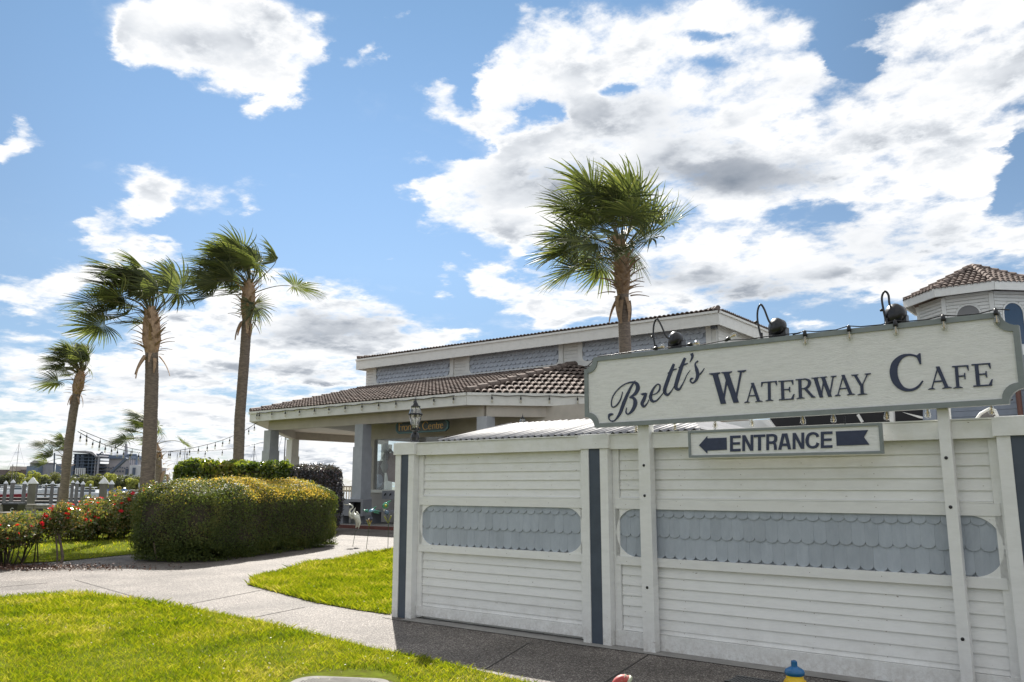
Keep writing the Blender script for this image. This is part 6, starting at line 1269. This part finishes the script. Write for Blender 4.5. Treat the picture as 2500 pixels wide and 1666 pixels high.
# far bank
ZB_ = -.6
sheet('far_bank', [wp(395, -600), wp(385, -100), wp(420, -20), wp(520, 30), wp(900, 40), wp(1200, -100), wp(1200, -900), wp(500, -900)], ZB_, mat('far_bank_ground', (.12, .12, .07), (.18, .16, .11), .05, .9), thick=1.0)
def far_leaf(n, cols): return leaf_mat(n, cols, .6, .35, .2)
TG = {'dark': far_leaf('dark_tree_leaves', [(.05, .065, .045), (.075, .09, .06), (.10, .11, .075)]), 'yellow': far_leaf('spring_tree_leaves', [(.20, .23, .07), (.28, .31, .10), (.34, .36, .13)]), 'olive': far_leaf('olive_tree_leaves', [(.11, .13, .06), (.15, .17, .08), (.20, .20, .10)])}
def tree(px, top, w, s, kind, label, seed):
    r_ = np.random.default_rng(seed); b = ground_at(px, s, ZB_); H = at_d(px, top, s)[2]-ZB_; W_ = w/2000*s; t = thing('tree', b, label, 'tree', 'trees on the far bank')
    B().tube([b, b+[0, 0, H*.3], b+[W_*.05, 0, H*.6]], [.3, .22, .1], 6, False).build('trunk', TWIG, t); P, N_ = [], []
    for k in range(9):
        c = b+RT*r_.uniform(-.33, .33)*W_+FH*r_.uniform(-.25, .25)*W_+np.array([0, 0, H*(.25+.55*r_.random())]); rr = W_*r_.uniform(.16, .28); n = 130; q = r_.normal(0, 1, (n, 3)); q /= np.linalg.norm(q, axis=1)[:, None]; P.append(c+q*rr*[1, 1, min(1, H*.22/rr)]); N_.append(q)
    leaf_cloud('crown', np.vstack(P), np.vstack(N_), W_*.10, TG[kind], t, .8, .5, r_)
for i, a in enumerate(((2, 1160, 40, 398, 'dark', 'dark tree at the far left edge of the bank'), (18, 1152, 34, 402, 'olive', 'olive tree at far left below the low brown roof'), (46, 1150, 30, 405, 'yellow', 'pale green tree just left of the mast at left'), (30, 1160, 30, 392, 'dark', 'dark tree behind the left sailboat mast'), (82, 1144, 42, 405, 'yellow', 'largest yellow green tree below the square metal shed'),
     (104, 1153, 30, 400, 'yellow', 'yellow green tree right of the square metal shed'), (62, 1166, 26, 392, 'yellow', 'low pale tree left of the thick near piling'), (110, 1163, 44, 390, 'dark', 'broad dark tree on the bank below the pipe rack'), (134, 1152, 36, 402, 'olive', 'light olive tree left of the crooked palm'), (146, 1163, 22, 390, 'dark', 'small dark tree touching the crooked palm trunk'),
     (184, 1160, 26, 402, 'olive', 'olive tree right of the crooked palm'), (194, 1163, 30, 395, 'dark', 'dark tree in front of the steel tower'), (216, 1158, 40, 404, 'olive', 'wide olive tree below the steel tower'), (238, 1156, 34, 404, 'olive', 'olive tree below the left end of the long mill'), (268, 1152, 34, 400, 'yellow', 'bright round tree above the thick capped piling'),
     (218, 1174, 22, 388, 'yellow', 'low light green bush behind the cabin boat'), (288, 1163, 26, 395, 'dark', 'dark tree right of the bright round tree'), (304, 1158, 26, 400, 'dark', 'dark tree below the chimney'), (318, 1168, 34, 394, 'yellow', 'low yellow green tree left of the thickest palm'), (333, 1160, 24, 398, 'olive', 'olive tree touching the thickest palm'), (390, 1163, 20, 410, 'olive', 'small tree right of the thickest palm'))): tree(*a[:5], a[5], 200+i)
r_ = np.random.default_rng(9); P = []
for k in range(170):
    px = r_.uniform(-150, 400); s = r_.uniform(425, 470); h = r_.uniform(4, 8.5); c = ground_at(px, s, ZB_+h*.5); q = r_.normal(0, 1, (70, 3)); q /= np.linalg.norm(q, axis=1)[:, None]; P.append(c+q*[4, 4, h*.5])
P = np.vstack(P); fw = leaf_cloud('far_woods', P, np.tile([0, 0, 1.], (len(P), 1)), 1.3, TG['dark'], None, .8, .3, r_); tag(fw, 'low dark belt of woods along the far bank', 'woods')
# industrial plant
SP = 560
def FB(parent, nm, m_, x0, x1, y0, y1, dd=0, dep=12):
    s = SP+dd; a, b = at_d(x0, y1, s), at_d(x1, y0, s); c = (a+b)/2+FH*dep/2; B().obox(c, RT*((b-a)@RT)/2, FH*dep/2, (0, 0, (b[2]-a[2])/2)).build(nm, m_, parent)
def fm(n, c): return mat(n, c, tuple(x*.85 for x in c), .15, .8)
M1, M2, M3, M4, M5 = fm('plant_metal_grey', (.36, .36, .40)), fm('plant_blue_grey', (.16, .21, .30)), fm('plant_concrete', (.42, .40, .42)), fm('plant_white', (.62, .64, .68)), fm('plant_dark_steel', (.10, .13, .19))
a_ = thing('industrial_shed', ground_at(92, SP), 'square grey metal shed with a shallow gable on the far bank at left', 'building'); FB(a_, 'wall', M1, 72, 110, 1131, 1162); FB(a_, 'lean_to', M2, 64, 92, 1138, 1165, -6); q = [at_d(71, 1131, SP-1), at_d(82, 1125, SP-1), at_d(111, 1129, SP-1), at_d(110, 1132, SP-1)]; B().add([p for p in q]+[p+FH*14 for p in q], [(0, 1, 2, 3), (4, 5, 1, 0), (5, 6, 2, 1), (6, 7, 3, 2)]).build('roof', M3, a_)
a_ = thing('far_warehouse', ground_at(33, SP), 'small cream block above a long low brown roof at far left', 'building'); FB(a_, 'wall', fm('cream_block', (.50, .44, .40)), 24, 41, 1139, 1150); FB(a_, 'roof', fm('brown_roof', (.16, .13, .13)), -40, 58, 1147, 1165, 4)
st = thing('steel_tower', ground_at(208, SP), 'blue grey steel process tower with open floors on the far bank', 'industrial tower')
FB(st, 'boiler_house', M5, 181, 214, 1110, 1165); FB(st, 'wing', M2, 135, 158, 1133, 1162); FB(st, 'duct', M2, 214, 222, 1118, 1165, -3); FB(st, 'silo_panel', M4, 180, 200, 1144, 1160, -8)
for y in (1108, 1116, 1124, 1132, 1140, 1148, 1156): FB(st, 'floor_deck', M5, 178, 238, y, y+1.6, -12, 20)
for x in (179, 190, 202, 214, 223, 231, 237): FB(st, 'steel_column', M1 if x > 230 else M5, x, x+1.6, 1108, 1166, -12, 2)
for k in range(5): FB(st, 'silo_pipe', M4, 183+5*k, 185.5+5*k, 1143, 1160, -16, 2)
q = [at_d(178, 1101, SP-14), at_d(208, 1101, SP-14), at_d(225, 1103, SP-14), at_d(236, 1113, SP-14), at_d(236, 1116, SP-14), at_d(218, 1106, SP-14), at_d(178, 1105, SP-14)]; B().add(q+[p+FH*22 for p in q], [tuple(range(7)), tuple(range(13, 6, -1))]+[(i, i+7, (i+1) % 7+7, (i+1) % 7) for i in range(7)]).build('roof', M1, st)
B().tube([at_d(236, 1114, SP-12), at_d(250, 1104, SP-12), at_d(252, 1108, SP-12)], .45, 6).build('crane_arm', M5, st); B().tube([at_d(132, 1152, SP), at_d(133, 1106, SP)], .5, 6).build('vent_stack', M5, st)
ml_ = thing('mill_building', ground_at(300, SP), 'long grey mill with a raised blue topped block on the far bank', 'building'); FB(ml_, 'wall', M3, 237, 318, 1133, 1162); FB(ml_, 'white_bay', M4, 315, 345, 1136, 1178, -6); FB(ml_, 'wall', M3, 334, 387, 1142, 1178, 2); FB(ml_, 'upper_block', M3, 266, 316, 1119, 1134, 2, 18); FB(ml_, 'parapet', M2, 265.5, 320, 1112, 1120, 1, 20); FB(ml_, 'recess', M5, 323, 327, 1142, 1160, -8); FB(ml_, 'bay', M4, 300, 330, 1160, 1172, -8)
for k in range(13): FB(ml_, 'window', M5, 241+5.6*k, 243.6+5.6*k, 1140+(k % 3), 1143+(k % 3), -1, .5)
for k in range(9): FB(ml_, 'window', M5, 242+7*k, 245+7*k, 1149, 1153, -1, .5)
FB(ml_, 'loading_door', M5, 306, 312, 1145, 1160, -1, .5); B().tube([at_d(308, 1112, SP+5), at_d(308, 1084, SP+5)], [1.3, .8], 8).build('chimney', M1, ml_); B().tube([at_d(310, 1111, SP), at_d(333, 1111, SP), at_d(334, 1116, SP), at_d(333, 1135, SP)], .8, 8).build('pipe', M2, ml_)
B().beam(at_d(258, 1166, SP-22), at_d(310, 1119, SP-22), 2.2, 1.4).build('conveyor', M5, ml_)
for y in (1118, 1122): B().tube([at_d(318, y, SP), at_d(346, y, SP)], .2, 4).build('handrail', M5, ml_)
for k in range(6): B().tube([at_d(319+5*k, 1118, SP), at_d(319+5*k, 1135, SP)], .16, 4).build('rail_post', M5, ml_)
